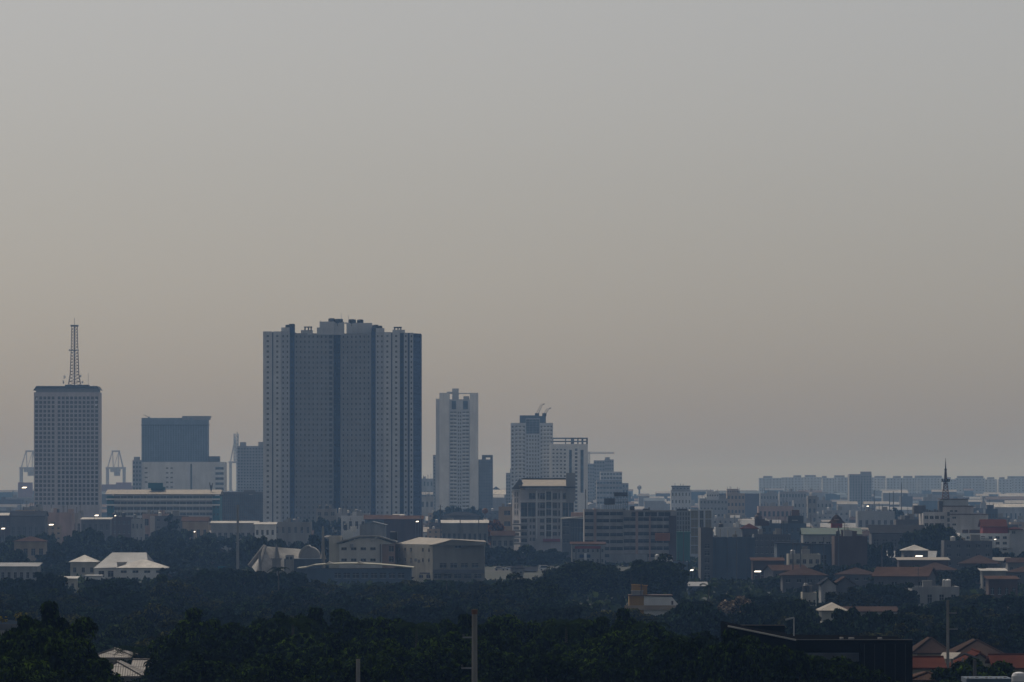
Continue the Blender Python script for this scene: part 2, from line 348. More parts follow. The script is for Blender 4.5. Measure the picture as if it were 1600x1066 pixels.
def dish(root, px, py, d, r, ang):
    x, z = X(px, d), Z(py, d); b = MB(); v = Vector((math.cos(ang), -math.sin(ang) * .6, 0)).normalized()
    b.tube((x, d + 3, z), Vector((x, d + 3, z)) + v * .9, r * .5, r, n=10); b.part('dish_antenna', 'lamp', root)

def grid_tower():
    d = 3900; t = empty('office_tower', 'grey grid-fronted office tower carrying a red and white lattice mast', 'tower', (X(106, d), d + 18, 0))
    zt = Z(613, d); fl = 25
    sp = [dict(u=(.008, .325), v=(18, zt - 2.5), n=5, r=fl, wf=.66, hf=.7, rec=.5, glass='dglass'),
          dict(u=(.352, .992), v=(18, zt - 2.5), n=10, r=fl, wf=.66, hf=.7, rec=.5, glass='dglass')]
    sp[0]['mode'] = 'p'; sp[1]['mode'] = 'p'; sp[1]['skip'] = lambda i, j: j < 8
    s2 = dict(sp[1]); s2['mode'] = 's'; s2['skip'] = lambda i, j: j >= 8
    chunk(t, 53, d, 155, d, 24, zt, 0, wall_mat('tower_frame_concrete', (.5, .46, .46), amt=.2), [sp[0], sp[1], s2], parapet=1)
    bp(t, 'attic_storey', 56, 153, 607, 613, d, 21, 'mid', 1.5)
    b = MB(); z = Z(607, d); b.xprism([(X(52, d), z - 1.4), (X(57, d), z + 1.6), (X(152, d), z + 1.6), (X(156.5, d), z - 1.4), (X(152, d), z), (X(57, d), z)], d - 1.5, d + 25.5); b.part('roof_slab', 'dsteel', t)
    bp(t, 'penthouse', 100, 136.5, 601, 606.2, d, 14, 'dgrey', 8); bp(t, 'plant_room', 77, 98, 604.3, 606.2, d, 12, 'dgrey', 8)
    m = MB(); cx, cy = X(114, d), d + 14; w = 2.279e-0
    px = lambda n_: n_ * d / F
    lattice(cx, cy, Z(601, d), Z(585, d), px(19), px(13.5), 3, .12, m); lattice(cx, cy, Z(585, d), Z(546, d), px(13.5), px(10.5), 8, .11, m); lattice(cx, cy, Z(546, d), Z(509, d), px(10.5), px(8.8), 8, .1, m)
    m.tube((cx, cy, Z(601, d)), (cx, cy, Z(509, d)), .38, n=6)
    m.part('lattice_mast', 'rust', t)
    b = MB(); b.box(cx - px(6), cx + px(6), cy - 2.5, cy + 2.5, Z(509.5, d), Z(507, d)); b.tube((cx, cy, Z(507, d)), (cx, cy, Z(496, d)), .14, n=5); b.box(cx - px(6.4), cx + px(6.4), cy - 1.6, cy + 1.6, Z(547.5, d), Z(546, d)); b.part('mast_platform', 'steel', t)
    for (a, c, r, g) in ((101.5, 589, 1.5, 2.6), (99.5, 597, 1.6, 2.8), (124, 587.5, 1.1, .3), (127, 597, 1., .4), (109, 547, .9, 2.8), (119, 547, .9, .2), (73, 604, .9, .5)): dish(t, a, c, d, r, g)
    for a, y0 in ((137, 583), (60, 602), (66, 602), (145, 602), (151, 603)):
        b = MB(); b.tube((X(a, d), d + 5, Z(610, d)), (X(a, d), d + 5, Z(y0, d)), .12, n=4); b.part('whip_antenna', 'dsteel', t)
    for a, c in ((57.5, 623), (150, 625), (150, 633)):
        b = MB(); b.box(X(a - 1.3, d), X(a + 1.3, d), d - .35, d - .05, Z(c + 1.6, d), Z(c - 1.6, d)); b.part('sign_plate', 'lamp', t)
grid_tower()

def glass_hotel():
    d = 5000; t = empty('hotel_block', 'blue-grey glass slab rising from a wide blank white podium', 'building', (X(275, d), d + 30, 0))
    zt, zm = Z(653, d), Z(722, d)
    chunk(t, 221, d + 6, 325, d + 6, 18, zt, zm - 3, wall_mat('blue_grey_panel', (.2, .26, .32)), [dict(u=(.01, .99), v=(zm + 1, Z(664, d)), n=26, r=18, wf=.7, hf=.62, mode='s', glass='bglass')], parapet=1)
    bp(t, 'roof_frame', 284, 328, 650, 652.5, d, 20, 'mid', 5); bp(t, 'roof_post', 284, 295.5, 652.5, 656, d, 16, 'mid', 5.5); bp(t, 'roof_post', 301, 327, 652.5, 656, d, 16, 'mid', 5.5)
    bp(t, 'ledge', 219.5, 327.5, 663.6, 664.6, d, 4, 'dsteel', 4.6)
    chunk(t, 218, d, 346, d, 30, zm, 0, 'white', [
        dict(u=(.05, .11), v=(Z(757, d), Z(728, d)), n=1, r=4, wf=.6, hf=.28), dict(u=(.31, .42), v=(Z(765, d), Z(728, d)), n=2, r=5, wf=.55, hf=.28),
        dict(u=(.615, .645), v=(Z(765, d), Z(725, d)), n=1, r=1, wf=.7, hf=1, mode='s', glass='dglass', rec=1.5),
        ], parapet=1)
    chunk(t, 335, d - 3, 351, d - 3, 40, Z(722, d), 0, 'white', [dict(u=(.05, .95), v=(Z(768, d), Z(728, d)), n=1, r=5, wf=.9, hf=.5, glass='dglass')])
    chunk(t, 207, d - 2, 221, d - 2, 40, Z(719, d), 0, 'mid', [dict(n=3, r=14, mode='s')]); bp(t, 'stair_tower', 209, 217, 714, 719, d, 14, 'mid', 1)
    bp(t, 'plant_room', 325, 342, 713, 722, d, 20, 'dgrey', 3)
    b = MB(); a = (X(232, d), d + 12, Z(653, d)); b.tube(a, (X(226, d), d + 12, Z(649, d)), .35, n=4); b.tube((X(226, d), d + 12, Z(649, d)), (X(223, d), d + 12, Z(648, d)), .3, n=4); b.tube(a, (X(231, d), d + 12, Z(651, d)), .8, n=5); b.part('roof_hoist', 'dsteel', t)
glass_hotel()

def teal_office():
    d = 3300; t = empty('office_block', 'long office block banded in white with teal end pylons', 'building', (X(255, d), d + 15, 0))
    zt = Z(773, d)
    chunk(t, 178, d, 332, d, 30, zt, 0, wall_mat('white_spandrel', (.55, .56, .57), amt=.2), [dict(v=(Z(833, d), Z(773.5, d)), n=15, r=7, wf=.93, hf=.55, glass='bglass', rec=.5)], parapet=.2)
    for a, c in ((167, 178), (332, 343)): chunk(t, a, d - 2, c, d - 2, 30, Z(775, d), 0, 'teal', [dict(n=2, r=6, wf=.5, hf=.3, mode='s')], name='end_pylon')
    for y in (779, 788): bp(t, 'white_fascia', 166, 344, y, y + 2.2, d, 1.6, 'white', -3.2)
    b = MB(); b.yprism([(d - 3, zt), (d + 14, zt + 2.6), (d + 32, zt), (d + 32, zt + .3), (d + 14, zt + 2.9), (d - 3, zt + .3)], X(165, d), X(345, d)); b.part('roof', 'tanroof', t)
    bp(t, 'rooftop_billboard', 230, 253, 754.5, 763, d, 2.5, 'teal', 8, label='teal rooftop box'); bp(t, 'plant_room', 234, 255.5, 761, 768, d, 8, 'teal', 11)
    b = MB()
    for x, y in ((326.5, 754), (329, 758), (331.5, 755)): b.tube((X(329, d), d + 6, Z(768, d)), (X(x, d), d + 6, Z(y, d)), .35, n=4)
    b.part('antenna_cluster', 'dsteel', t)
teal_office()

def dark_glass_block():
    d = 3450; t = empty('glass_office', 'dark ribbed glass office between the teal block and the twin slab', 'building', (X(377, d), d + 15, 0))
    chunk(t, 343, d, 411, d, 30, Z(769, d), 0, 'dgrey', [dict(v=(6, Z(772, d)), n=22, r=12, wf=.62, hf=.8, mode='s', glass='bglass', rec=.6)], parapet=.5)
    bp(t, 'plant_room', 380, 398, 766, 769.5, d, 10, 'dgrey', 6); bp(t, 'skylight', 389, 395, 772, 773.5, d, .2, 'wmetal', -.3)
dark_glass_block()

def twin_slab():
    d = 3290; t = empty('apartment_tower', 'very tall twin apartment slab striped in dark blue recesses, broadest on the skyline', 'tower', (X(534, d), d + 25, 0))
    zt = Z(518, d); fl = 36; v = (zt - fl * 3.02 - .6, zt - 1.2)
    nw = lambda u, n, **k: dict(dict(u=u, v=v, n=n, r=fl, wf=.32, hf=.42), **k)
    A = 'pale'; B_ = 'mid'; C = 'blue'
    chunk(t, 411, d, 425, d, 40, zt, 0, A, [nw((.1, .95), 1, wf=.3)]); chunk(t, 425, d + 1.5, 427, d + 1.5, 38, zt - .5, 0, C)
    chunk(t, 427, d, 439, d, 40, zt, 0, A, [nw((.1, .95), 1, wf=.3)])
    chunk(t, 439, d + 2, 452.5, d + 2, 38, zt + .3, 0, wall_mat('slate_paint', (.44, .46, .49), amt=.2), [nw((0, 1), 2, wf=.3, mode='s')])
    chunk(t, 452.5, d + 7, 460, d + 7, 33, zt, 0, C, [nw((0, 1), 1, wf=.35, mode='s')])
    chunk(t, 460, d + 9, 521, d + 18, 36, Z(520, d), 0, B_, [nw((.0, .86), 8, wf=.36, mode='s'), nw((.86, 1), 1, wf=.6, hf=.6, mode='s', glass='dglass')])
    chunk(t, 521, d + 24, 532, d + 24, 20, Z(519, d), 0, C, [nw((0, 1), 2, wf=.3, mode='s')])
    chunk(t, 532, d + 18, 580, d + 9, 30, Z(520, d), 0, B_, [nw((.02, .98), 7, wf=.38, mode='s')])
    chunk(t, 580, d + 7, 587, d + 7, 33, zt, 0, C, [nw((0, 1), 1, wf=.35, mode='s')])
    chunk(t, 587, d + 2, 600, d + 2, 38, Z(519, d), 0, MATS['slate_paint'], [nw((0, 1), 2, wf=.3, mode='s')])
    chunk(t, 600, d, 611, d, 40, Z(519, d), 0, A, [nw((.05, .9), 1, wf=.32)]); chunk(t, 611, d + 1.5, 613, d + 1.5, 38, Z(519.5, d), 0, C)
    chunk(t, 613, d, 624.5, d, 40, Z(519, d), 0, A, [nw((.1, .95), 1, wf=.32)])
    chunk(t, 624.5, d + 5, 631, d + 5, 34, Z(520, d), 0, C, [nw((0, 1), 1, wf=.4, mode='s')])
    chunk(t, 631, d + 1, 637, d + 1, 36, Z(520, d), 0, MATS['slate_paint'], [nw((0, 1), 1, wf=.4)]); chunk(t, 637, d + 3, 640, d + 3, 34, Z(520, d), 0, C)
    chunk(t, 640, d + 1, 645.5, d + 1, 36, Z(520, d), 0, MATS['slate_paint'], [nw((0, 1), 1, wf=.4, mode='s')])
    chunk(t, 645.5, d + 4, 658, d + 14, 34, Z(520.5, d), 0, C, [nw((.05, .95), 3, wf=.3, mode='s')])
    # roof houses and tanks
    for a, c, y, dd in ((439, 452, 511.5, 4), (452, 459.5, 511, 5), (469, 487, 515, 12), (494, 503, 511, 12), (498, 521, 501.5, 14), (521, 536, 501.5, 17), (540, 558, 503, 17), (558, 580, 503.5, 16), (580, 587, 511, 9), (587, 600, 512.5, 4), (613, 632, 515, 5)):
        bp(t, 'lift_house', a, c, y, 522, d, 9, 'blue' if a in (452, 580) else 'pale', dd)
    bp(t, 'roof_beam', 537, 541, 502.5, 504.5, d, 3, 'pale', 18)
    for a, c, y, y1 in ((474, 486.5, 509.5, 511), (614.5, 627, 510, 512)):
        rc_ = bp(t, 'roof_canopy', a, c, y, y1, d, 5, 'dsteel', 10)
        for q in (a + .3, (a + c) / 2 - .5, c - 2.6): bp(t, 'canopy_post', q, q + 2.2, y1, 515.5, d, 2, 'mid', 11, parent=rc_)
    for a, y in ((455, 505.5), (448.5, 507), (516.5, 496), (526, 497), (531, 497), (548, 497.5), (551.5, 498), (561.5, 498), (586, 507), (592, 508.5)): water_tank(t, a, y, d, 1.9 if a not in (448.5, 531, 551.5) else 1.3, 18 if 500 < a < 575 else 8)
    for a, y in ((531.5, 488), (543, 491), (499, 499)):
        b = MB(); b.tube((X(a, d), d + 20, Z(503, d)), (X(a, d), d + 20, Z(y, d)), .1, n=4); b.part('whip_antenna', 'steel', t)
twin_slab()

def grey_apartments():
    d = 5000; t = empty('apartment_tower', 'hazy grey apartment tower half hidden behind the twin slab beside the raised crane boom', 'tower', (X(392, d), d + 20, 0))
    chunk(t, 371, d, 412, d, 30, Z(697, d), 0, 'grey', [dict(v=(2, Z(699, d)), n=9, r=24, wf=.5, hf=.5, mode='s')]); bp(t, 'lift_house', 374.5, 383.5, 691, 698, d, 10, 'grey', 5); bp(t, 'lift_house', 403, 412, 690.5, 698, d, 10, 'grey', 5)
    b = MB()
    for k in range(22): z = 6 + k * 3.4; b.box(X(370, d), X(371, d) - .05, d + 1, d + 6, z, z + 1.1)
    b.part('balcony_slabs', 'conc', t, kind='stuff')
grey_apartments()

def white_tower():
    d = 4300; t = empty('apartment_tower', 'slim white apartment tower with stacked balconies and an open roof frame', 'tower', (X(714, d), d + 20, 0))
    zt = Z(614, d); v = (Z(800, d), Z(642, d)); rows = 28
    chunk(t, 681, d + 5, 687, d + 5, 24, Z(623, d), 0, 'pale'); chunk(t, 686.5, d, 702, d, 32, zt, 0, 'white'); chunk(t, 734, d, 747, d, 32, zt, 0, 'white')
    chunk(t, 702, d + 2, 734, d + 2, 28, Z(624, d), 0, 'pale', [dict(u=(.03, .37), v=v, n=2, r=rows, wf=.8, hf=.55, glass='dglass'), dict(u=(.4, .6), v=v, n=2, r=rows, wf=.5, hf=.5, mode='s'), dict(u=(.63, .97), v=v, n=2, r=rows, wf=.8, hf=.55, glass='dglass'),
        dict(u=(.1, .34), v=(Z(640, d), Z(626, d)), n=1, r=1, wf=.9, hf=.95, mode='s', glass='bglass'), dict(u=(.66, .92), v=(Z(640, d), Z(626, d)), n=1, r=1, wf=.9, hf=.95, mode='s', glass='bglass')])
    for (ua, ub) in ((703, 713.5), (722.5, 733)):
        for k in range(rows):
            z = v[0] + (v[1] - v[0]) * (k + .12) / rows; b = MB(); b.box(X(ua, d), X(ub, d), d + .8, d + 1.97, z - .15, z + .75); b.part('balcony', 'white', t)
    bp(t, 'lift_house', 698, 707, 612, 615, d, 14, 'pale', 6); bp(t, 'lift_house', 706.5, 716.5, 607, 625, d, 14, 'pale', 4.5); bp(t, 'roof_beam', 716.5, 734, 614, 615.6, d, 4, 'white', 3); bp(t, 'stair_head', 724, 733, 619, 625, d, 8, 'pale', 6)
white_tower()

def simple_tower(label, x0, x1, yt, d, wall, n, r, heads=(), dep=28, name='apartment_tower', wf=.5, hf=.5, glass='glass', mode='s', cat='tower', lo=3):
    t = empty(name, label, cat, (X((x0 + x1) / 2, d), d + dep / 2, 0))
    chunk(t, x0, d, x1, d, dep, Z(yt, d), 0, wall, [dict(v=(lo, Z(yt, d) - 1.2), n=n, r=r, wf=wf, hf=hf, mode=mode, glass=glass)])
    for a, c, y, yb in heads: bp(t, 'lift_house', a, c, y, yb + 1, d, 9, wall, 3)
    return t
simple_tower('narrow dark tower hugging the side of the slim white balconied tower', 747, 770, 718, 4600, 'dgrey', 6, 20, ((753, 770, 711, 714), (753, 759, 714, 718), (766, 770, 714, 718)))
simple_tower('dark lower tower peeping out behind the slim white balconied tower', 676.5, 685, 711, 4800, 'mid', 2, 20)
simple_tower('dark low tower beside the white tower with two roof cranes', 790.5, 801, 739, 4700, 'mid', 3, 14, ((797, 801, 732, 739),))

def crane_tower():
    d = 4300; t = empty('apartment_tower', 'white apartment tower topped by a dark glass box and two small cranes', 'tower', (X(831, d), d + 20, 0))
    v = (Z(790, d), Z(664, d)); rows = 21
    chunk(t, 798, d, 821.5, d, 30, Z(661, d), 0, 'pale', [dict(v=v, n=4, r=rows, wf=.5, hf=.5, mode='p')]); chunk(t, 843.5, d, 864, d, 30, Z(661, d), 0, 'pale', [dict(v=v, n=4, r=rows, wf=.5, hf=.5)])
    chunk(t, 821.5, d + 1.5, 843.5, d + 1.5, 28, Z(654, d), 0, 'pale', [dict(v=(Z(790, d), Z(679, d)), n=5, r=19, wf=.45, hf=.5, mode='s'), dict(u=(.02, .98), v=(Z(678, d), Z(655, d)), n=4, r=6, wf=.96, hf=.94, mode='s', glass='bglass', rec=.1)])
    bp(t, 'lift_house', 812, 842, 649, 662, d, 12, 'bluew', 6); bp(t, 'lift_house', 842, 853, 650, 662, d, 12, 'bluew', 8)
    for k in range(rows):
        for a, c in ((806, 818), (847, 862)):
            z = v[0] + (v[1] - v[0]) * (k + .15) / rows; b = MB(); b.box(X(a, d), X(c, d), d - 1, d - .03, z - .1, z + .7); b.part('balcony', 'white', t)
    for x0, x1, y in ((840, 848, 631.5), (851.5, 858, 638)):
        c = empty('luffing_crane', 'slender raised crane jib on the white tower, the %s of the two' % ('taller' if x0 < 850 else 'shorter'), 'crane', (X(x0, d), d + 12, Z(650, d)))
        b = MB(); p0 = (X(x0, d), d + 12, Z(650, d)); p1 = (X(x1, d), d + 12, Z(y, d)); b.tube(p0, p1, .3, .15, 4); b.tube((p0[0] - 1.6, d + 12, p0[2] + .5), (p1[0] - 1.4, d + 12, p1[2]), .2, .15, 4)
        for k in range(7): q = k / 7; b.tube(Vector(p0).lerp(Vector(p1), q), Vector((p0[0] - 1.6, d + 12, p0[2])).lerp(Vector((p1[0] - 1.4, d + 12, p1[2])), q + .1), .12, n=3)
        b.part('jib', 'steel', c); b = MB(); b.tube(p1, (p1[0] + 1.6, d + 12, p1[2] + .3), .5, .3, 5); b.part('jib_head', 'steel', c); b = MB(); b.box(p0[0] - 2, p0[0] + 1.2, d + 10.5, d + 13.5, p0[2], p0[2] + 2.2); b.part('machine_house', 'dsteel', c)
crane_tower()

def frame_tower():
    d = 4250; t = empty('apartment_tower', 'white tower with dark vertical strips beneath an open concrete roof frame', 'tower', (X(889, d), d + 20, 0))
    v = (Z(800, d), Z(700, d)); r = 17
    chunk(t, 859.5, d, 918.5, d, 30, Z(694, d), 0, 'white', [dict(u=(.04, .44), v=v, n=4, r=r, wf=.5, hf=.45, mode='s'), dict(u=(.5, .58), v=(Z(800, d), Z(703, d)), n=1, r=1, wf=.9, hf=1, mode='s', glass='bglass', rec=1),
        dict(u=(.64, .74), v=v, n=1, r=r, wf=.65, hf=.6), dict(u=(.8, .89), v=(Z(770, d), Z(703, d)), n=1, r=1, wf=.9, hf=1, mode='s', glass='bglass', rec=1)])
    for y0, y1 in ((684, 685.8), (689, 690.6)): bp(t, 'roof_beam', 863.5, 918.5, y0, y1, d, 1.5, 'dgrey', .5); bp(t, 'roof_beam', 863.5, 918.5, y0, y1, d, 1.5, 'dgrey', 20)
    for a, w in ((863.5, 1), (883, 1.6), (892, 5), (902, 2), (908.5, 3), (916, 2.5)): bp(t, 'roof_post', a, a + w, 684.1, 694.2, d, 1.2, 'dgrey', .6)
    b = MB()
    for k in range(r): z = v[0] + (v[1] - v[0]) * (k + .1) / r; b.box(X(863, d), X(880, d), d - 1.1, d - .04, z - .1, z + .7)
    b.part('balcony_slabs', 'white', t, kind='stuff')
frame_tower()

def hazy_pair():
    d = 5500; t = empty('stepped_tower', 'stepped grey tower under a long horizontal crane jib', 'tower', (X(940, d), d + 20, 0))
    for a, c, y, dd in ((914, 929, 724.5, 0), (928, 945, 719.5, 1), (945, 959, 718, .5)): chunk(t, a, d + dd, c, d + dd, 28, Z(y, d), 0, 'mid', [dict(n=4, r=16, mode='s', wf=.5, hf=.4)])
    bp(t, 'lift_house', 945.5, 953, 714.5, 719, d, 8, 'mid', 4)
    c = empty('tower_crane', 'tower crane with a long level jib over the stepped grey tower', 'crane', (X(921, d), d + 45, 0)); cy = d + 45
    m = lattice(X(921, d), cy, 0, Z(706, d), 2, 2, 20, .18); m.part('mast', 'steel', c)
    b = MB(); z = Z(708.5, d); x0, x1 = X(912, d), X(961, d); b.tube((x0, cy, z), (x1, cy, z), .3, n=4); b.tube((x0, cy, z + 1.7), (x1, cy, z + 1.1), .25, n=4)
    for k in range(18): q = x0 + (x1 - x0) * k / 18; b.tube((q, cy, z), (q + (x1 - x0) / 36, cy, z + 1.6), .14, n=3); b.tube((q + (x1 - x0) / 36, cy, z + 1.6), (q + (x1 - x0) / 18, cy, z), .14, n=3)
    b.part('jib', 'steel', c); b = MB(); b.box(x0 - 1, x0 + 4, cy - 1, cy + 1, z - 2.5, z); b.part('counterweight', 'conc', c)
    d = 5100; t = empty('hotel_block', 'pale hotel stepping down in white bands below the level crane jib', 'building', (X(955, d), d + 15, 0))
    chunk(t, 932, d, 972, d, 28, Z(750, d), 0, 'grey', [dict(n=8, r=8, mode='s', wf=.8, hf=.4)]); chunk(t, 938, d + 2, 972, d + 2, 26, Z(737, d), 0, 'pale', [dict(v=(Z(750, d), Z(738, d)), n=7, r=2, wf=.8, hf=.5, mode='p')]); chunk(t, 972, d + 3, 982, d + 3, 24, Z(755, d), 0, 'grey', [dict(n=2, r=7, mode='s')])
hazy_pair()

# ---- port cranes and the container quay far behind
def port_crane(cx, ytop, label, boom=False, side=1):
    d = 7500; t = empty('port_crane', label, 'crane', (X(cx, d), d, 0), 'container cranes on the far quay'); b = MB(); S = d / F
    x = X(cx, d); zb = Z(733, d); zt = Z(ytop, d)
    if not boom:
        for s in (-1, 1):
            for yy in (0, 22): b.box(x + s * 13 * S - 1.3, x + s * 13 * S + 1.3, d + yy, d + yy + 2.4, 0, zb)
        b.part('portal_legs', 'wsteel', t); b = MB(); b.box(x - 15 * S, x + 15 * S, d - .4, d + 24.8, zb, zb + 2.6); b.part('portal_beam', 'wsteel', t)
        b = MB()
        for s in (-1, 1): b.tube((x + s * 12 * S, d + 2, zb + 2), (x + s * 5.5 * S, d + 12, zt), 1.1, .8, 5); b.tube((x + s * 4 * S, d + 12, zb + 2), (x + s * 5 * S, d + 12, zt), .7, .6, 5)
        b.box(x - 6.5 * S, x + 6.5 * S, d + 11, d + 13, zt - 1, zt + 1); b.tube((x - 4 * S, d + 12, zb), (x + 5 * S, d + 12, zt), .5, n=4); b.part('apex_frame', 'wsteel', t)
        b = MB(); b.box(x - 7 * S, x + 6 * S, d - 9, d + 34, zb - 4, zb - .1); b.box(x - 2 * S, x + 7 * S, d + 2, d + 10, zb - 9, zb - 4); b.part('boom_girder', 'wsteel', t)
    else:
        for yy in (0, 22): b.box(x - 8 * S, x - 5 * S, d + yy, d + yy + 2.4, 0, zb + 8); b.box(x + 3 * S, x + 6 * S, d + yy, d + yy + 2.4, 0, zb + 8)
        b.part('portal_legs', 'wsteel', t); b = MB(); b.box(x - 9 * S, x + 8 * S, d - .4, d + 24, zb + 8, zb + 10); b.tube((x - 6 * S, d + 2, zb + 9), (x + 1 * S, d + 2, zb + 40), .8, n=5); b.tube((x + 5 * S, d + 2, zb + 9), (x + 1 * S, d + 2, zb + 40), .8, n=5); b.part('apex_frame', 'wsteel', t)
        lattice(x + 3 * S, d - 1, zb + 8, zt, 5.5, 5.5, 9, .5).part('raised_boom', 'wsteel', t)
port_crane(45, 705, 'faint container crane partly hidden behind the grid-fronted office tower'); port_crane(180, 705, 'faint container crane standing clear between the grid tower and the glass slab')
port_crane(366, 678, 'faint container crane with its boom raised beside the grey apartment tower', True)
def containers():
    d = 7300
    for i, (a, c, y) in enumerate(((28, 50, 754), (157, 186, 757), (176, 200, 754), (186, 206, 759), (88, 150, 758))):
        t = MB(); t.box(X(a, d), X(c, d), d + i * 30, d + i * 30 + 12, 0, Z(y, d))
        for k in range(1, 6): t.box(X(a, d), X(c, d), d + i * 30 - .25, d + i * 30 - .02, Z(y, d) * k / 6 - .12, Z(y, d) * k / 6 + .12)
        t.thing('container_stack', 'pinkst', ('faded red container stack under the hidden port crane', 'long low red container stack under the clear port crane', 'grey-topped container stack touching the clear port crane', 'short container stack at the end of the quay', 'long container stack showing behind the foot of the grid tower')[i], 'containers', loc=(X(a, d), d + i * 30, 0))
containers()

# ---- far apartment estate
def estate():
    d = 7800
    L = [(1186, 1222, 747, 1193, 1207), (1221, 1256, 746, 1240, 1252), (1256, 1286, 745.5, 1258, 1275), (1285, 1305, 747, 1285, 1292), (1303, 1366, 746, 1304, 1320), (1365, 1386, 747, 1367, 1384), (1385, 1411, 747, 1396, 1408), (1410, 1430, 747, 1412, 1426), (1428, 1474, 746.5, 1430, 1472), (1473, 1495, 749, 1480, 1486), (1493, 1539, 747, 1496, 1537), (1538, 1562, 749, 1543, 1554), (1560, 1582, 749, 1562, 1570), (1574, 1612, 747.5, 1575, 1612)]
    for i, (a, c, y, h0, h1) in enumerate(L):
        dd = d + (i % 3) * 30
        t = empty('apartment_slab', 'hazy pale apartment slab in the long estate on the horizon', 'building', (X((a + c) / 2, dd), dd + 10, 0), 'estate slabs on the horizon')
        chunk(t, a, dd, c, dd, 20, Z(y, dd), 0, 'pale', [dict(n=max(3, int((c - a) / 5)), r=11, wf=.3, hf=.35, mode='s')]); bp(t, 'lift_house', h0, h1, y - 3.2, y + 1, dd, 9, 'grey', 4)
    t = simple_tower('square grey tower standing taller in front of the horizon estate', 1327, 1362, 741, 5900, 'mid', 8, 14, ((1345, 1362, 737, 741),))
estate()

# ================================================================== middle distance
def pediment_building():
    d = 2540; t = empty('condominium', 'eight-storey block with a tan gabled roof and dark glass panels', 'building', (X(850, d), d + 15, 0))
    u = lambda a, c: ((a - 813) / 84, (c - 813) / 84); z = lambda y: Z(y, d); zt = z(763)
    sp = []
    for a, c in ((826, 837), (840.5, 842.8), (843.5, 852), (863.5, 870.5), (872.5, 875), (879, 888.5)): sp.append(dict(u=u(a, c), v=(z(781), z(770)), n=1, r=1, wf=.9, hf=.85))
    sp.append(dict(u=u(853.5, 861.5), v=(z(782), z(768)), n=1, r=1, wf=.95, hf=.95, glass='bglass'))
    for a, c in ((814, 824), (825, 836.5), (879, 888), (889, 896)): sp.append(dict(u=u(a, c), v=(z(808), z(785.5)), n=1, r=1, wf=.97, hf=.98, glass='bglass'))
    for a, c in ((840.5, 842.8), (843.5, 852), (863.5, 870.5), (872.5, 875)): sp.append(dict(u=u(a, c), v=(z(808), z(784.5)), n=1, r=2, wf=.9, hf=.74))
    for y0, y1, g in ((795, 784, 'bglass'), (806, 796, 'bglass'), (817.5, 809, 'dglass'), (829, 819.5, 'dglass'), (839, 830, 'dglass')): sp.append(dict(u=u(853.5, 861.5), v=(z(y0), z(y1)), n=1, r=1, wf=.95, hf=.95, glass=g))
    for a, c in ((827.5, 830.5), (832, 836.5), (843.5, 850.5), (863.5, 870.5), (872.5, 875)): sp.append(dict(u=u(a, c), v=(z(848 if a < 840 else 839.5), z(809)), n=1, r=4 if a < 840 else 3, wf=.9, hf=.58))
    sp.append(dict(u=u(814, 824), v=(z(850), z(809)), n=1, r=4, wf=.92, hf=.55, glass='dglass', rec=1))
    chunk(t, 813, d, 897, d, 26, zt, 0, wall_mat('mauve_grey_render', (.47, .45, .46)), sp, parapet=.1)
    chunk(t, 800.5, d + 16, 813, d, 12, z(766), 0, MATS['mauve_grey_render'], [dict(u=(.2, .8), v=(z(806), z(768)), n=2, r=4, wf=.7, hf=.75, glass='dglass'), dict(u=(.1, .9), v=(z(850), z(811)), n=1, r=4, wf=.9, hf=.5, glass='dglass')], parapet=.1)
    b = MB(); x0, x1 = X(816, d), X(885, d); ze, zr = z(760.5), z(749)
    b.yprism([(d - 1.5, ze), (d + 9, zr), (d + 20, ze), (d + 20, ze + .3), (d + 9, zr + .3), (d - 1.5, ze + .3)], x0, x1); b.part('roof', 'tanroof', t)
    b = MB(); b.box(x0 - .5, x1, d + 8, d + 10.5, zr + .32, z(747)); b.box(x0 - 1, x1 + 4, d - 2.2, d - 1.55, z(762.5), ze - .02); b.part('ridge_cornice', 'dsteel', t)
    b = MB(); b.xprism([(X(799, d), z(765)), (X(812, d), z(747.5)), (X(822, d), z(762)), (X(822, d), z(765))], d + 2, d + 17); b.part('gable_wall', 'dgrey', t)
    b = MB(); b.poly([(X(809.5, d), d - .5, z(758)), (X(816, d), d - .5, z(757.5)), (X(821, d), d - 1.2, z(765)), (X(813.5, d), d - 1.2, z(765.5))]); b.poly([(X(809.5, d), d + 1.5, z(758)), (X(816, d), d + 1.5, z(757.5)), (X(821, d), d - 1, z(765.6)), (X(813.5, d), d - 1, z(766))]); b.part('porch_roof', 'tanroof', t)
    bp(t, 'stair_tower', 884.5, 899, 739, 784, d, 12, 'mid', -.6)
    bp(t, 'shop_sign', 848, 875, 842, 846.5, d, .5, 'red', -.8); bp(t, 'band_course', 813, 897, 782.6, 784, d, .4, 'white', -.45); bp(t, 'band_course', 813, 897, 807.6, 809, d, .4, 'white', -.45)
    for a in (838.5, 852.3, 862.2, 876.6): bp(t, 'pilaster', a - .7, a + .7, 767, 842, d, .45, 'white', -.5)
    for k in range(4):
        b = MB(); y = 818.5 + k * 10; b.box(X(801, d), X(825, d), d - 1.6, d - .06, z(y + 2.6), z(y)); b.part('balcony', 'grey', t)
pediment_building()
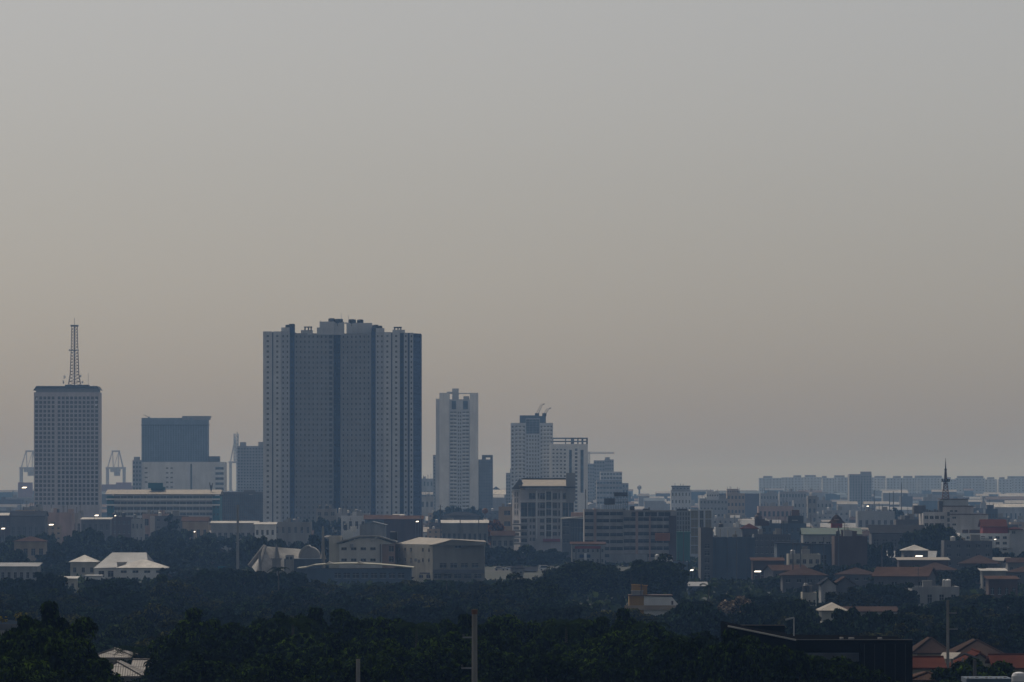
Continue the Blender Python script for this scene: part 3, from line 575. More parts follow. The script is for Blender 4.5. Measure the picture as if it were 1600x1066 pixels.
def annex():
    d = 2450; t = empty('dark_annex', 'dark flat block under a thin white roof edge next to the parking deck', 'building', (X(895, d), d + 10, 0))
    chunk(t, 878, d, 914, d, 20, Z(811, d), 0, 'dgrey', [dict(u=(.03, .32), v=(Z(852, d), Z(813, d)), n=1, r=3, wf=.9, hf=.5, glass='dglass'), dict(u=(.38, .98), v=(Z(848, d), Z(813, d)), n=5, r=1, wf=.97, hf=.98, glass='bglass', rec=.1)])
    b = MB(); b.xprism([(X(877, d), Z(810, d)), (X(914, d), Z(807, d)), (X(914, d), Z(809.5, d)), (X(877, d), Z(811.5, d))], d - 1.5, d + 20); b.part('roof', 'wmetal', t)
    bp(t, 'rear_storey', 893, 914, 801, 807.5, d, 8, 'pink', 9)
annex()
def parking_deck():
    d = 2300; t = empty('parking_building', 'long banded parking building with dark open decks and an orange sign', 'building', (X(985, d), d + 18, 0))
    zt = Z(796, d); v = (Z(874, d), Z(797.5, d))
    wm = wall_mat('deck_parapet', (.42, .4, .39), amt=.45)
    chunk(t, 913, d - 2, 928, d - 2, 34, zt, 0, wm, [dict(v=v, n=1, r=7, wf=.9, hf=.5, glass='dglass', rec=1.5)]); chunk(t, 928, d - 2.6, 931.5, d - 2.6, 34, zt + .3, 0, 'pink')
    chunk(t, 931.5, d - 1, 974, d - 1, 34, zt, 0, wm, [dict(v=v, n=2, r=7, wf=.94, hf=.52, glass='dglass', rec=1.5)]); chunk(t, 974, d, 1057, d, 34, Z(797.5, d), 0, wm, [dict(v=(v[0], Z(806, d)), n=4, r=6, wf=.95, hf=.52, glass='dglass', rec=1.5), dict(u=(.14, .9), v=(Z(808, d), Z(798, d)), n=3, r=1, wf=.9, hf=.9, glass='dglass', rec=1.5)])
    bp(t, 'deck_column', 993, 997, 799, 880, d, .8, 'pink', -.85); bp(t, 'deck_column', 1014, 1016.5, 806, 880, d, .8, 'pink', -.85); bp(t, 'deck_column', 1045, 1057, 806, 880, d, .8, 'brick', -.85)
    bp(t, 'billboard_sign', 1023.5, 1046.5, 833, 845, d, .5, 'orange', -1.6, label='orange sign panel')
    for k in range(5): bp(t, 'sign_stripe', 1025, 1045, 835 + k * 1.9, 835.5 + k * 1.9, d, .06, 'rust', -1.7)
    bp(t, 'ground_storey', 953, 1012, 866, 884, d, 3, 'grey', -3.4)
    for a, c, y in ((985, 992, 791), (1005, 1014, 795), (1014, 1016, 793), (973, 977, 795), (1058, 1075, 795)): bp(t, 'plant_unit', a, c, y, 798, d, 5, 'dsteel', 6)
    f = empty('billboard_frame', 'openwork steel billboard frame with two dark panels on the parking roof', 'billboard', (X(963, d), d + 12, zt)); b = MB()
    for i in range(14):
        x = X(946 + i * 2.7, d); b.tube((x, d + 12, zt - .6), (x, d + 12, Z(777 if i > 5 else 779, d)), .09, n=4); b.tube((x, d + 14, zt - .6), (x, d + 12, Z(780, d)), .07, n=3)
    for y in (781, 785, 789): b.tube((X(946, d), d + 11.9, Z(y, d)), (X(982, d), d + 11.9, Z(y, d)), .08, n=4)
    b.part('scaffold', 'dsteel', f, kind='stuff'); bp(f, 'panel', 960, 981.5, 769.5, 776, d, .5, 'dsteel', 11.2); bp(f, 'panel', 944.5, 961.5, 779, 788.5, d, .5, 'dsteel', 11.2)
parking_deck()
def strip_block():
    d = 2480; t = empty('office_block', 'grey office with pale framed vertical window strips behind a mint wall', 'building', (X(1085, d), d + 12, 0))
    chunk(t, 1057, d + 1, 1078.5, d + 1, 22, Z(798, d), 0, 'mid', [dict(n=5, r=6, wf=.5, hf=.8, glass='dglass', v=(Z(842, d), Z(800, d)))])
    chunk(t, 1078.5, d, 1113.5, d, 22, Z(796.5, d), 0, 'pale', [dict(u=(.02, .36), n=1, r=5, wf=.9, hf=.92, glass=wall_mat('khaki_blind', (.25, .22, .15)), v=(Z(866, d), Z(797.5, d)), rec=.15), dict(u=(.42, .6), n=1, r=5, wf=.9, hf=.92, glass='dglass', v=(Z(866, d), Z(797.5, d)), rec=.15), dict(u=(.66, .96), n=1, r=5, wf=.9, hf=.92, glass=MATS['khaki_blind'], v=(Z(866, d), Z(797.5, d)), rec=.15)])
    d = 2350; w = MB(); w.box(X(1057.5, d), X(1078, d), d, d + 8, 0, Z(834, d)); w.box(X(1057, d), X(1079, d), d - .4, d + 8.4, Z(834, d), Z(831, d))
    w.thing('mint_shed', 'mint', 'mint green windowless shed wedged against the parking building', 'shed', loc=(X(1068, d), d, 0))
strip_block()
def slate_block():
    d = 1900; t = empty('warehouse_block', 'tall slate-blue windowless block with a dark stair tower at its end', 'building', (X(1140, d), d + 15, 0))
    chunk(t, 1095, d, 1114, d, 26, Z(825, d), 0, 'dgrey', [dict(u=(.28, .75), v=(Z(905, d), Z(848, d)), n=1, r=5, wf=.85, hf=.6, glass='dglass')]); chunk(t, 1114, d + 1, 1180, d + 1, 26, Z(840, d), 0, 'bluew', [], parapet=.5)
    for a in (1118, 1136, 1151, 1166): bp(t, 'cladding_rib', a, a + .7, 841, 925, d, .25, 'dgrey', .7)
    for y in (855, 872, 889, 906): bp(t, 'cladding_joint', 1114.5, 1180, y, y + .5, d, .12, 'dgrey', .87)
    bp(t, 'lower_band', 1095, 1183, 912, 925, d, 1.2, 'dgrey', -1.3)
    for a, c, y in ((1126, 1127, 827), (1138, 1139, 828), (1150, 1151, 830), (1146, 1153, 835.5), (1117, 1122, 837)): bp(t, 'roof_vent', a, c, y, 841, d, 2, 'conc', 6)
slate_block()

def gym():
    d = 1850; t = empty('school_gym', 'cream school building with a low-pitched roof beside the high blank-walled hall', 'building', (X(570, d), d + 16, 0)); z = lambda y: Z(y, d)
    chunk(t, 514, d + 3, 532, d + 3, 20, z(838), 0, 'cream', []); chunk(t, 530, d, 597, d, 26, z(850), 0, wall_mat('off_white_render', (.62, .6, .56), amt=.25), [dict(u=(.0, .9), v=(z(884), z(849)), n=4, r=2, wf=.55, hf=.26)], parapet=.05); chunk(t, 597, d + 1, 617, d + 1, 24, z(848), 0, 'pink', [dict(u=(.5, .95), v=(z(882), z(850)), n=1, r=2, wf=.85, hf=.55)])
    b = MB(); x0, xa, xb, x1 = X(526, d), X(562, d), X(590, d), X(619, d); zr = z(838.5); ze = z(848.5)
    top = [(x0, ze), (xa, zr), (xb, zr), (x1, z(847)), (x1, z(848)), (xb, zr - .35), (xa, zr - .35), (x0, ze - .35)]; b.xprism(top, d - .8, d + 30); b.part('roof', 'gmetal', t)
    for p0, p1 in (((526, 848.5), (562, 838.5)), ((562, 838.5), (590, 838.5)), ((590, 838.5), (580, 847)), ((590, 838.5), (619, 847))):
        b = MB(); b.tube((X(p0[0], d), d - 1, z(p0[1]) + .15), (X(p1[0], d), d - 1, z(p1[1]) + .15), .28, n=5); b.part('roof_trim', 'wmetal', t)
    b = MB(); b.xprism([(x0 + 1.2, ze - .4), (x1 - .5, ze - .4), (xb, zr - .5), (xa, zr - .5)], d + .1, d + 25); b.part('gable_wall', MATS['off_white_render'], t)
    b = MB(); b.box(X(547, d), X(552, d), d - 1, d - .03, z(856), z(850)); b.part('air_conditioner', 'grey', t); bp(t, 'drain_pipe', 593.5, 595, 850, 878, d, .4, 'dgrey', -.45); bp(t, 'water_tank', 608, 620, 832, 844, d, 5, 'dsteel', 10); bp(t, 'tank_lid', 609, 616, 831.3, 832, d, 5, 'wmetal', 10)
    t = empty('school_hall', 'high cream hall with a blank upper gable and ribbon windows below', 'building', (X(690, d), d + 16, 0)); d2 = 1835
    chunk(t, 613, d + 14, 676, d2, 20, Z(851, d2), 0, 'cream', [dict(u=(.1, .98), v=(Z(884, d2), Z(852, d2)), n=6, r=2, wf=.3, hf=.36, skip=lambda i, j: i == 3), dict(u=(.62, .98), v=(Z(906, d2), Z(897, d2)), n=2, r=1, wf=.6, hf=.6)], parapet=.05)
    z = lambda y: Z(y, d2)
    chunk(t, 676, d2, 757, d2 + 4, 34, z(852), 0, wall_mat('grey_cream_render', (.27, .26, .235)), [dict(u=(.1, .92), v=(z(889), z(879)), n=4, r=1, wf=.62, hf=.75), dict(u=(.0, .97), v=(z(906), z(896)), n=5, r=1, wf=.7, hf=.7), dict(u=(.42, .56), v=(z(858), z(850)), n=1, r=1, wf=.8, hf=.75, glass='dglass')], parapet=.05)
    b = MB(); b.xprism([(X(670, d2), z(852.5)), (X(705, d2), z(843.5)), (X(758, d2), z(847.5)), (X(758, d2), z(852.5))], d2 - .1, d2 + 35); b.part('gable_wall', MATS['grey_cream_render'], t)
    b = MB(); b.poly([(X(620, d + 14), d + 14, z(851)), (X(677, d2), d2 - .5, z(852)), (X(706, d2), d2 - .5, z(843)), (X(655, d2 + 34), d2 + 34, z(841))]); b.poly([(X(620, d + 14), d + 14, z(851.6)), (X(677, d2), d2 - .5, z(852.7)), (X(706, d2), d2 - .5, z(843.7)), (X(655, d2 + 34), d2 + 34, z(841.7))]); b.poly([(X(706, d2), d2 - .5, z(843)), (X(760, d2), d2 - .5, z(847)), (X(757, d2 + 34), d2 + 34, z(846)), (X(655, d2 + 34), d2 + 34, z(841))]); b.part('roof', 'tanroof', t)
    b = MB(); b.box(X(677, d2), X(757, d2), d2 - 2.5, d2 - .05, z(895.5), z(890)); b.part('entrance_canopy', 'dgrey', t)
    b = MB(); b.box(X(656, d2 + 5), X(676, d2 + 5), d2 + 2, d2 + 4, z(897), z(895)); b.part('entrance_canopy', 'dgrey', t)
    for a, y in ((640, 875), (647, 873), (652, 875)): bp(t, 'air_conditioner', a, a + 4, y, y + 5, d2, 1, 'grey', 5.5)
    d = 1780; t = empty('assembly_hall', 'low hall with a shallow curved pale roof in front of the school', 'building', (X(550, d), d + 10, 0)); z = lambda y: Z(y, d)
    chunk(t, 480, d, 642, d, 18, z(889), 0, 'bluew', [dict(u=(.25, .95), v=(z(908), z(891)), n=8, r=1, wf=.7, hf=.5)], parapet=.05); b = MB(); n = 14; P = []
    for i in range(n + 1): q = i / n; P.append((X(464 + 182 * q, d), z(889 - 6.5 * math.sin(math.pi * (q * .92 + .08)) - (2.5 if q > .1 else 0))))
    b.xprism(P + [(x, zz - .35) for x, zz in P[::-1]], d - 1.5, d + 19); b.part('roof', wall_mat('khaki_sheet_roof', (.42, .4, .3), .5), t)
    for a in (505, 553): b = MB(); b.xprism([(X(a, d), z(882.5)), (X(a + 8, d), z(878)), (X(a + 22, d), z(882.5))], d + 2, d + 9); b.part('roof_monitor', 'wmetal', t)
gym()

def church():
    d = 1880; t = empty('church', 'church with a steep white tent roof and a thin steeple', 'church', (X(440, d), d + 10, 0)); z = lambda y: Z(y, d)
    b = MB(); b.poly([(X(390, d), d, z(886)), (X(417, d), d + 8, z(854)), (X(445, d), d + 20, z(886))])
    b = MB(); A = (X(414, d), d + 4, z(854)); Bq = (X(482, d), d + 14, z(860)); b.poly([A, Bq, (X(482, d), d + 2, z(892)), (X(403, d), d - 8, z(896))]); b.poly([A, Bq, (X(470, d), d + 26, z(892)), (X(388, d), d + 20, z(886))]); b.poly([A, (X(403, d), d - 8, z(896)), (X(388, d), d + 20, z(886))]); b.part('tent_roof', 'wmetal', t)
    for p0, p1, w in (((389, 885), (414, 853.5), .8), ((403, 897), (414, 853.5), .6), ((407, 867), (409, 898), .5)): b = MB(); b.tube((X(p0[0], d), d - 7 if p0[0] > 395 else d + 4, z(p0[1])), (X(p1[0], d), d + 2 if p0[0] != 407 else d - 8, z(p1[1])), w, n=6); b.part('roof_rib', 'conc', t)
    b = MB(); cx, cy = X(434, d), d - 10; b.box(cx - 1.4, cx + 1.4, cy - 1.4, cy + 1.4, 0, z(874)); b.box(cx - 1.8, cx + 1.8, cy - 1.8, cy + 1.8, z(874), z(871.5)); b.lathe(cx, cy, [(1.1, z(871.5)), (.9, z(866)), (.12, z(850))], 6); b.part('steeple', 'conc', t)
    chunk(t, 446, d - 11, 458, d - 11, 8, z(867), 0, 'conc', [dict(n=2, r=1, v=(z(876), z(868)), wf=.6, hf=.6)])
    b = MB(); n = 12; P = [(X(484 + 16 * math.cos(math.pi * i / n), d), z(874 - 19 * math.sin(math.pi * i / n))) for i in range(n + 1)]; b.xprism(P, d + 4, d + 16); b.part('apse_vault', 'grey', t)
    P2 = [(x, q + .1) for x, q in P[6:]]; b = MB(); b.xprism(P2 + [(x - .5, q + .5) for x, q in P2[::-1]], d + 3.5, d + 16.5); b.part('vault_rim', 'wmetal', t); bp(t, 'side_chapel', 445, 503, 873, 896, d, 8, 'bluew', -4)
    b = MB(); cx, cy = X(505, d), d - 2; b.tube((cx, cy, 0), (cx, cy, z(868)), .9, .7, 8); b.lathe(cx, cy, [(1.2, z(874)), (.6, z(866)), (.3, z(822))], 6); t2 = empty('bell_spire', 'slim pale spire beside the church vault', 'spire', (cx, cy, 0)); b.part('shaft', 'conc', t2)
church()

def white_house():
    d = 1900; t = empty('hall_house', 'grey hip-roofed hall behind the white two-storey house', 'building', (X(190, d), d + 25, 0)); z = lambda y: Z(y, d + 12); D = d + 12
    b = MB(); b.poly([(X(146, D), D, z(888)), (X(232, D), D, z(885)), (X(226, D), D + 10, z(864)), (X(172, D), D + 10, z(864))]); b.poly([(X(146, D), D, z(888)), (X(172, D), D + 10, z(864)), (X(160, D), D + 22, z(887))]); b.poly([(X(232, D), D, z(885)), (X(226, D), D + 10, z(864)), (X(240, D), D + 22, z(886))]); b.poly([(X(160, D), D + 22, z(887)), (X(240, D), D + 22, z(886)), (X(226, D), D + 10, z(864)), (X(172, D), D + 10, z(864))]); b.part('roof', 'gmetal', t); chunk(t, 147, D + 1, 230, D + 1, 18, z(888), 0, 'white', [dict(u=(.05, .4), v=(z(905), z(889)), n=2, r=1, wf=.6, hf=.6, glass='dglass')], parapet=.05)
    t = empty('house', 'white two-storey house with a bright white sheet roof', 'house', (X(222, d), d + 8, 0)); z = lambda y: Z(y, d)
    chunk(t, 184, d, 259, d, 14, z(887.5), 0, 'white', [dict(u=(.0, .98), v=(z(910), z(888)), n=4, r=2, wf=.5, hf=.36)], parapet=.05); roof(t, 'hip', X(184, d), X(259, d), d, d + 14, z(887.3), 2.6, 'wmetal'); b = MB(); b.box(X(181, d), X(194, d), d + 6, d + 10, z(887), z(881)); b.box(X(180.5, d), X(195, d), d + 5.5, d + 10.5, z(881), z(878.5)); b.part('roof_dormer', 'wmetal', t)
    b = MB(); b.box(X(133, d - 20), X(158, d - 20), d - 20, d - 12, 0, Z(900, d - 20)); b.box(X(132, d - 20), X(159, d - 20), d - 20.5, d - 11.5, Z(900, d - 20), Z(899, d - 20)); b.thing('annex_block', 'white', 'plain white flat-roofed annex sunk in trees by the white house', 'building', loc=(X(145, d), d - 20, 0))
white_house()

# roof kinds: flat, gable (ridge across), gabley (gable to camera), hip, shed, shedx
BL = [
 ('house', 'house with a bright peaked white roof among the trees', 110, 150, 878, 1960, 12, 'cream', 'hip', 'wmetal', 1, 3, 2.3),
 ('school_wing', 'long low grey building with a flat pale roof edge by the leafy belt', -20, 58, 886, 1850, 14, 'grey', 'shed', 'gmetal', 1, 8, 1.0),
 ('house', 'brown-roofed bungalow nearly swallowed by trees below the grid tower', 22, 70, 846, 2350, 12, 'tan', 'hip', 'rustroof', 1, 4, 2.0),
 ('shop_row', 'low dark shop row with a pale roof strip at the foot of the grid tower', -10, 45, 806, 3000, 14, 'brick', 'shed', 'wmetal', 2, 6, 1.2),
 ('warehouse', 'dark low warehouse under the tan blank wall by the grid tower', 16, 70, 807, 2900, 18, 'dgrey', 'gable', 'darkroof', 1, 6, 2.5),
 ('apartment_block', 'tan three-storey block with stepped roof left of the grid tower base', 24, 52, 797, 3300, 14, 'tan', 'flat', 'slab', 4, 4, 0),
 ('apartment_block', 'dark-windowed stepped block touching the grid tower base', 46, 64, 792, 3400, 14, 'conc', 'flat', 'slab', 4, 3, 0),
 ('warehouse', 'large blank tan wall at the foot of the grid tower', 68, 112, 801, 3050, 20, 'pink', 'flat', 'slab', 0, 0, 0),
 ('office_block', 'grey blank-sided block joined to the large tan wall', 112, 127, 802, 3080, 20, 'grey', 'flat', 'slab', 1, 2, 0),
 ('workshop', 'dark workshop with open bays and a glinting roof near the teal office', 127, 172, 812, 2850, 14, 'dgrey', 'shed', 'wmetal', 2, 5, .8),
 ('tenement', 'brown tenement with small windows below the teal office', 168, 205, 808, 2950, 14, 'brick', 'flat', 'slab', 3, 5, 0),
 ('tenement', 'pinkish blank tenement in front of the banded teal office', 222, 262, 803, 3000, 14, 'pink', 'flat', 'slab', 2, 3, 0),
 ('tenement', 'grey tenement with a dark doorway by the feathery tall tree', 205, 224, 811, 2950, 12, 'grey', 'flat', 'slab', 2, 3, 0),
 ('house', 'rust-roofed house below the right teal pylon', 285, 325, 815, 2850, 12, 'tan', 'gable', 'rustroof', 1, 4, 2.2),
 ('shop_row', 'low shop row with shining roof strip below the dark ribbed glass office', 330, 402, 818, 2750, 12, 'grey', 'shed', 'wmetal', 1, 8, .9),
 ('tenement', 'pale three-storey tenement with dark windows below the twin slab', 428, 486, 816, 2700, 14, 'conc', 'flat', 'slab', 2, 6, 0),
 ('shop_row', 'white-eaved two-storey shop row at the twin slab corner', 398, 430, 820, 2650, 12, 'white', 'shed', 'wmetal', 2, 4, .9),
 ('apartment_block', 'cream four-storey block with white ledges in front of the twin slab', 494, 525, 795, 3000, 16, 'conc', 'flat', 'slab', 4, 3, 0),
 ('apartment_block', 'tan-topped block with a dark roof tree line before the twin slab', 525, 577, 802, 2950, 16, 'grey', 'flat', 'slab', 3, 6, 0),
 ('apartment_block', 'pale boxy block with one square window before the twin slab', 533, 572, 806, 2750, 14, 'pale', 'flat', 'slab', 2, 4, 0),
 ('warehouse', 'large grey warehouse gable in front of the red-brown shed', 562, 602, 821, 2500, 20, 'conc', 'gabley', 'gmetal', 1, 3, 1.5),
 ('warehouse', 'long red-brown sheet warehouse below the twin slab', 600, 660, 812, 2600, 20, 'brick', 'shed', 'rustroof', 0, 0, 1.5),
 ('apartment_block', 'blue-windowed low block with red roof before the twin slab', 570, 622, 812, 2700, 14, 'bluew', 'gable', 'rustroof', 1, 8, 2.0),
 ('tenement', 'small white box house with dark trees on both sides', 536, 551, 829, 2300, 8, 'white', 'flat', 'slab', 1, 2, 0),
 ('signal_house', 'tan roof cabin with a bright lid below the twin slab', 615, 630, 806, 2720, 8, 'tan', 'shed', 'wmetal', 1, 2, .5),
 ('shop_row', 'low building with a long bright white roof strip below the slim white tower', 690, 762, 818, 2500, 12, 'conc', 'shed', 'wmetal', 1, 9, 1.2),
 ('apartment_block', 'pinkish three-storey block by the rusty tree', 745, 775, 820, 2600, 14, 'pink', 'flat', 'slab', 2, 4, 0),
 ('apartment_block', 'tall tan blank-sided house wall left of the tan-gabled block', 779, 806, 792, 2750, 14, 'tan', 'flat', 'slab', 4, 1, 0),
 ('market_shed', 'dark low shed below the round tank on its pole', 690, 750, 806, 3000, 14, 'dgrey', 'hip', 'darkroof', 1, 6, 2.0),
 ('house', 'faded house with dark bays left of the tan-gabled block', 768, 803, 838, 2350, 12, 'conc', 'gable', 'brownroof', 2, 4, 2.0),
 ('shop_row', 'white and red signed shop row at the foot of the parking building', 893, 945, 851, 2230, 12, 'grey', 'shed', 'rustroof', 2, 7, .8),
 ('house', 'yellow and white roof hut standing on a tan parapet among dark trees', 983, 1006, 931.5, 1230, 8, 'yellow', 'flat', 'slab', 1, 1, 0),
 ('shed', 'low blue-roofed shed behind the big domed trees', 1075, 1104, 917, 1640, 12, 'bluew', 'shed', 'gmetal', 1, 3, 1),
 ('apartment_block', 'hazy block with a flat-roofed crown storey beyond the parking roof', 1048.5, 1080, 766, 4300, 18, 'pale', 'flat', 'slab', 5, 6, 0),
 ('office_block', 'hazy dark office with a pale attic beyond the strip-window office', 1093, 1137, 779, 3900, 20, 'mid', 'flat', 'slab', 5, 8, 0),
 ('apartment_block', 'hazy tan block with roof masts beyond the slate-blue block', 1136, 1164, 771, 4100, 18, 'tan', 'flat', 'slab', 5, 5, 0),
 ('office_block', 'hazy grey stepped office right below the horizon estate', 1188, 1216, 771, 4700, 18, 'mid', 'flat', 'slab', 4, 6, 0),
 ('office_block', 'wide hazy grey block below the horizon estate', 1218, 1260, 768, 4900, 18, 'grey', 'flat', 'slab', 4, 9, 0),
 ('warehouse', 'hazy cream warehouse with pink gable beyond the slate-blue block', 1185, 1240, 791, 3600, 18, 'pink', 'flat', 'slab', 2, 8, 0),
 ('warehouse', 'ribbed pale metal warehouse behind the slate-blue block', 1118, 1166, 824, 2350, 16, 'pale', 'flat', 'slab', 0, 0, 0),
 ('house', 'dark house with a red pyramid roof behind the slate-blue block', 1160, 1184, 826, 2250, 12, 'dgrey', 'hip', 'redroof', 2, 3, 2.0),
 ('apartment_block', 'dark cluttered four-storey block behind the slate-blue block', 1178, 1236, 835, 2150, 16, 'dgrey', 'flat', 'slab', 5, 7, 0),
 ('apartment_block', 'cluttered tenement carrying a stacked tank room', 1190, 1260, 818, 2450, 16, 'bluew', 'flat', 'slab', 3, 8, 0),
 ('warehouse', 'grey gabled warehouse with pale front and a dark side door', 1214, 1312, 852, 1950, 22, 'bluew', 'shedx', 'darkroof', 1, 6, 0.6),
 ('workshop', 'pale fronted workshop with barred openings under the gabled warehouse', 1232, 1282, 866, 1890, 14, 'cream', 'flat', 'slab', 2, 5, 0),
 ('storage_block', 'tall blank brown wall with a green roof edge', 1304, 1355, 838, 1930, 18, 'brick', 'flat', 'slab', 0, 0, 0),
 ('shop_row', 'small lit-roofed shop with red canopies by the slate-blue block', 1176, 1224, 877, 1870, 10, 'brick', 'shed', 'rustroof', 1, 5, .9),
 ('office_block', 'low grey office with two pale windows before the white mast building', 1362, 1446, 834, 2150, 16, 'dgrey', 'shed', 'darkroof', 2, 6, 3.0),
 ('warehouse', 'plain grey sloped-roof store leaning on the white mast building', 1400, 1448, 812, 2350, 16, 'dgrey', 'flat', 'slab', 1, 6, 0),
 ('warehouse', 'hazy flat warehouse with one white end wall under distant poles', 1340, 1398, 799, 3200, 18, 'mid', 'flat', 'slab', 1, 6, 0),
 ('house', 'house with a wide white pyramid roof by the big round tree', 1412, 1450, 860, 1950, 12, 'conc', 'hip', 'wmetal', 2, 5, 1.8),
 ('house', 'terrace with glinting tin eaves below the white pyramid roof', 1405, 1482, 876, 1800, 10, 'brick', 'shed', 'tanroof', 1, 7, .7),
 ('house', 'twin-gabled house half hidden by dark trees', 1283, 1306, 915, 1480, 12, 'grey', 'gabley', 'darkroof', 1, 1, 1.8),
 ('house', 'steep dark-gabled house next to the twin-gabled one', 1307, 1334, 914, 1490, 12, 'dgrey', 'gabley', 'brownroof', 1, 2, 1.9),
 ('house', 'small cream house with a pale flat roof below the twin gables', 1254, 1276, 926, 1420, 9, 'cream', 'flat', 'slab', 1, 3, 0),
 ('house', 'house with a shining stepped tile pyramid roof above the treetops', 1284, 1322, 954, 1160, 11, 'cream', 'hip', 'tanroof', 1, 3, 1.5),
 ('house', 'long dull brown-roofed house with dormer vents among trees', 1322, 1402, 957, 1190, 10, 'grey', 'shed', 'brownroof', 1, 7, .8),
 ('storage_block', 'plain grey cube house with a pale roof edge in the dark trees', 1425, 1499, 917, 1440, 14, 'grey', 'flat', 'slab', 1, 4, 0),
 ('house', 'low house with rusty patched roof beside dark trees', 1545, 1590, 906, 1560, 10, 'brick', 'shed', 'rustroof', 1, 4, .7),
 ('house', 'small house with two bright tin roofs at different heights', 1535, 1572, 893, 1680, 10, 'conc', 'shed', 'wmetal', 1, 4, .6),
 ('house', 'cream two-storey house behind the bright tin roofs', 1575, 1620, 880, 1850, 10, 'conc', 'gable', 'brownroof', 2, 4, 1.5),
 ('house', 'low house with a lit pale roof in the dark treetops', 100, 118, 905, 1700, 9, 'cream', 'shed', 'wmetal', 1, 2, .5),
 ('warehouse', 'hazy grey block beside the slim white tower base', 657, 678, 776, 4400, 20, 'grey', 'flat', 'slab', 2, 3, 0),
 ('office_block', 'hazy pale block showing right of the twin slab', 655, 677, 748, 5600, 20, 'grey', 'flat', 'slab', 4, 4, 0),
 ('warehouse', 'hazy shed with bright roof between the dark narrow tower and the crane tower', 770, 790, 773, 4900, 20, 'mid', 'gable', 'wmetal', 1, 4, 4),
 ('warehouse', 'hazy dark hipped shed behind the bright-roofed shed', 768, 782, 766, 6000, 20, 'mid', 'hip', 'darkroof', 1, 3, 4),
 ('office_block', 'hazy long block with a roof line of masts by the horizon', 1240, 1300, 782, 4200, 18, 'mid', 'flat', 'slab', 3, 10, 0),
 ('tenement', 'dark rooftop block with a bright water drum below the horizon estate', 1262, 1276, 775, 3700, 12, 'conc', 'flat', 'slab', 4, 2, 0),
 ('office_block', 'teal-grey block at the shoulder of the white mast building', 1540, 1559, 795, 2800, 14, 'bluew', 'flat', 'slab', 3, 4, 0),
 ('warehouse', 'hazy long pale shed under the estate by the small spire', 1555, 1612, 793, 4300, 20, 'grey', 'gable', 'wmetal', 1, 8, 2.5),
 ('shop_row', 'tan shop row with a fence below the domed trees', 1005, 1075, 878, 2000, 12, 'bluew', 'flat', 'slab', 2, 8, 0),
 ('tenement', 'low pale house by the parked white van', 800, 838, 893, 2080, 10, 'grey', 'gable', 'darkroof', 1, 3, 1.5),
 ('guard_house', 'small square pale guard house with a dark flat roof on the road', 801, 818, 888, 1990, 5, 'conc', 'hip', 'darkroof', 1, 2, 1.0),
]
for i, (nm, lb, a, c, y, d, dep, wl, rk, rm, fl, n, rs) in enumerate(BL):
    far = d > 3500
    bld(nm, lb, a, c, y, d, dep, wl, rk, rm, fl, n, rs, mode='s' if far else 'p', clutter=0 if rk != 'flat' else (4 if (c - a) > 20 else 2), glass='dglass' if i % 3 else 'glass', hf=.36 + .08 * (i % 2), wf=.36 + .08 * (i % 3), cat='house' if nm == 'house' else 'building')
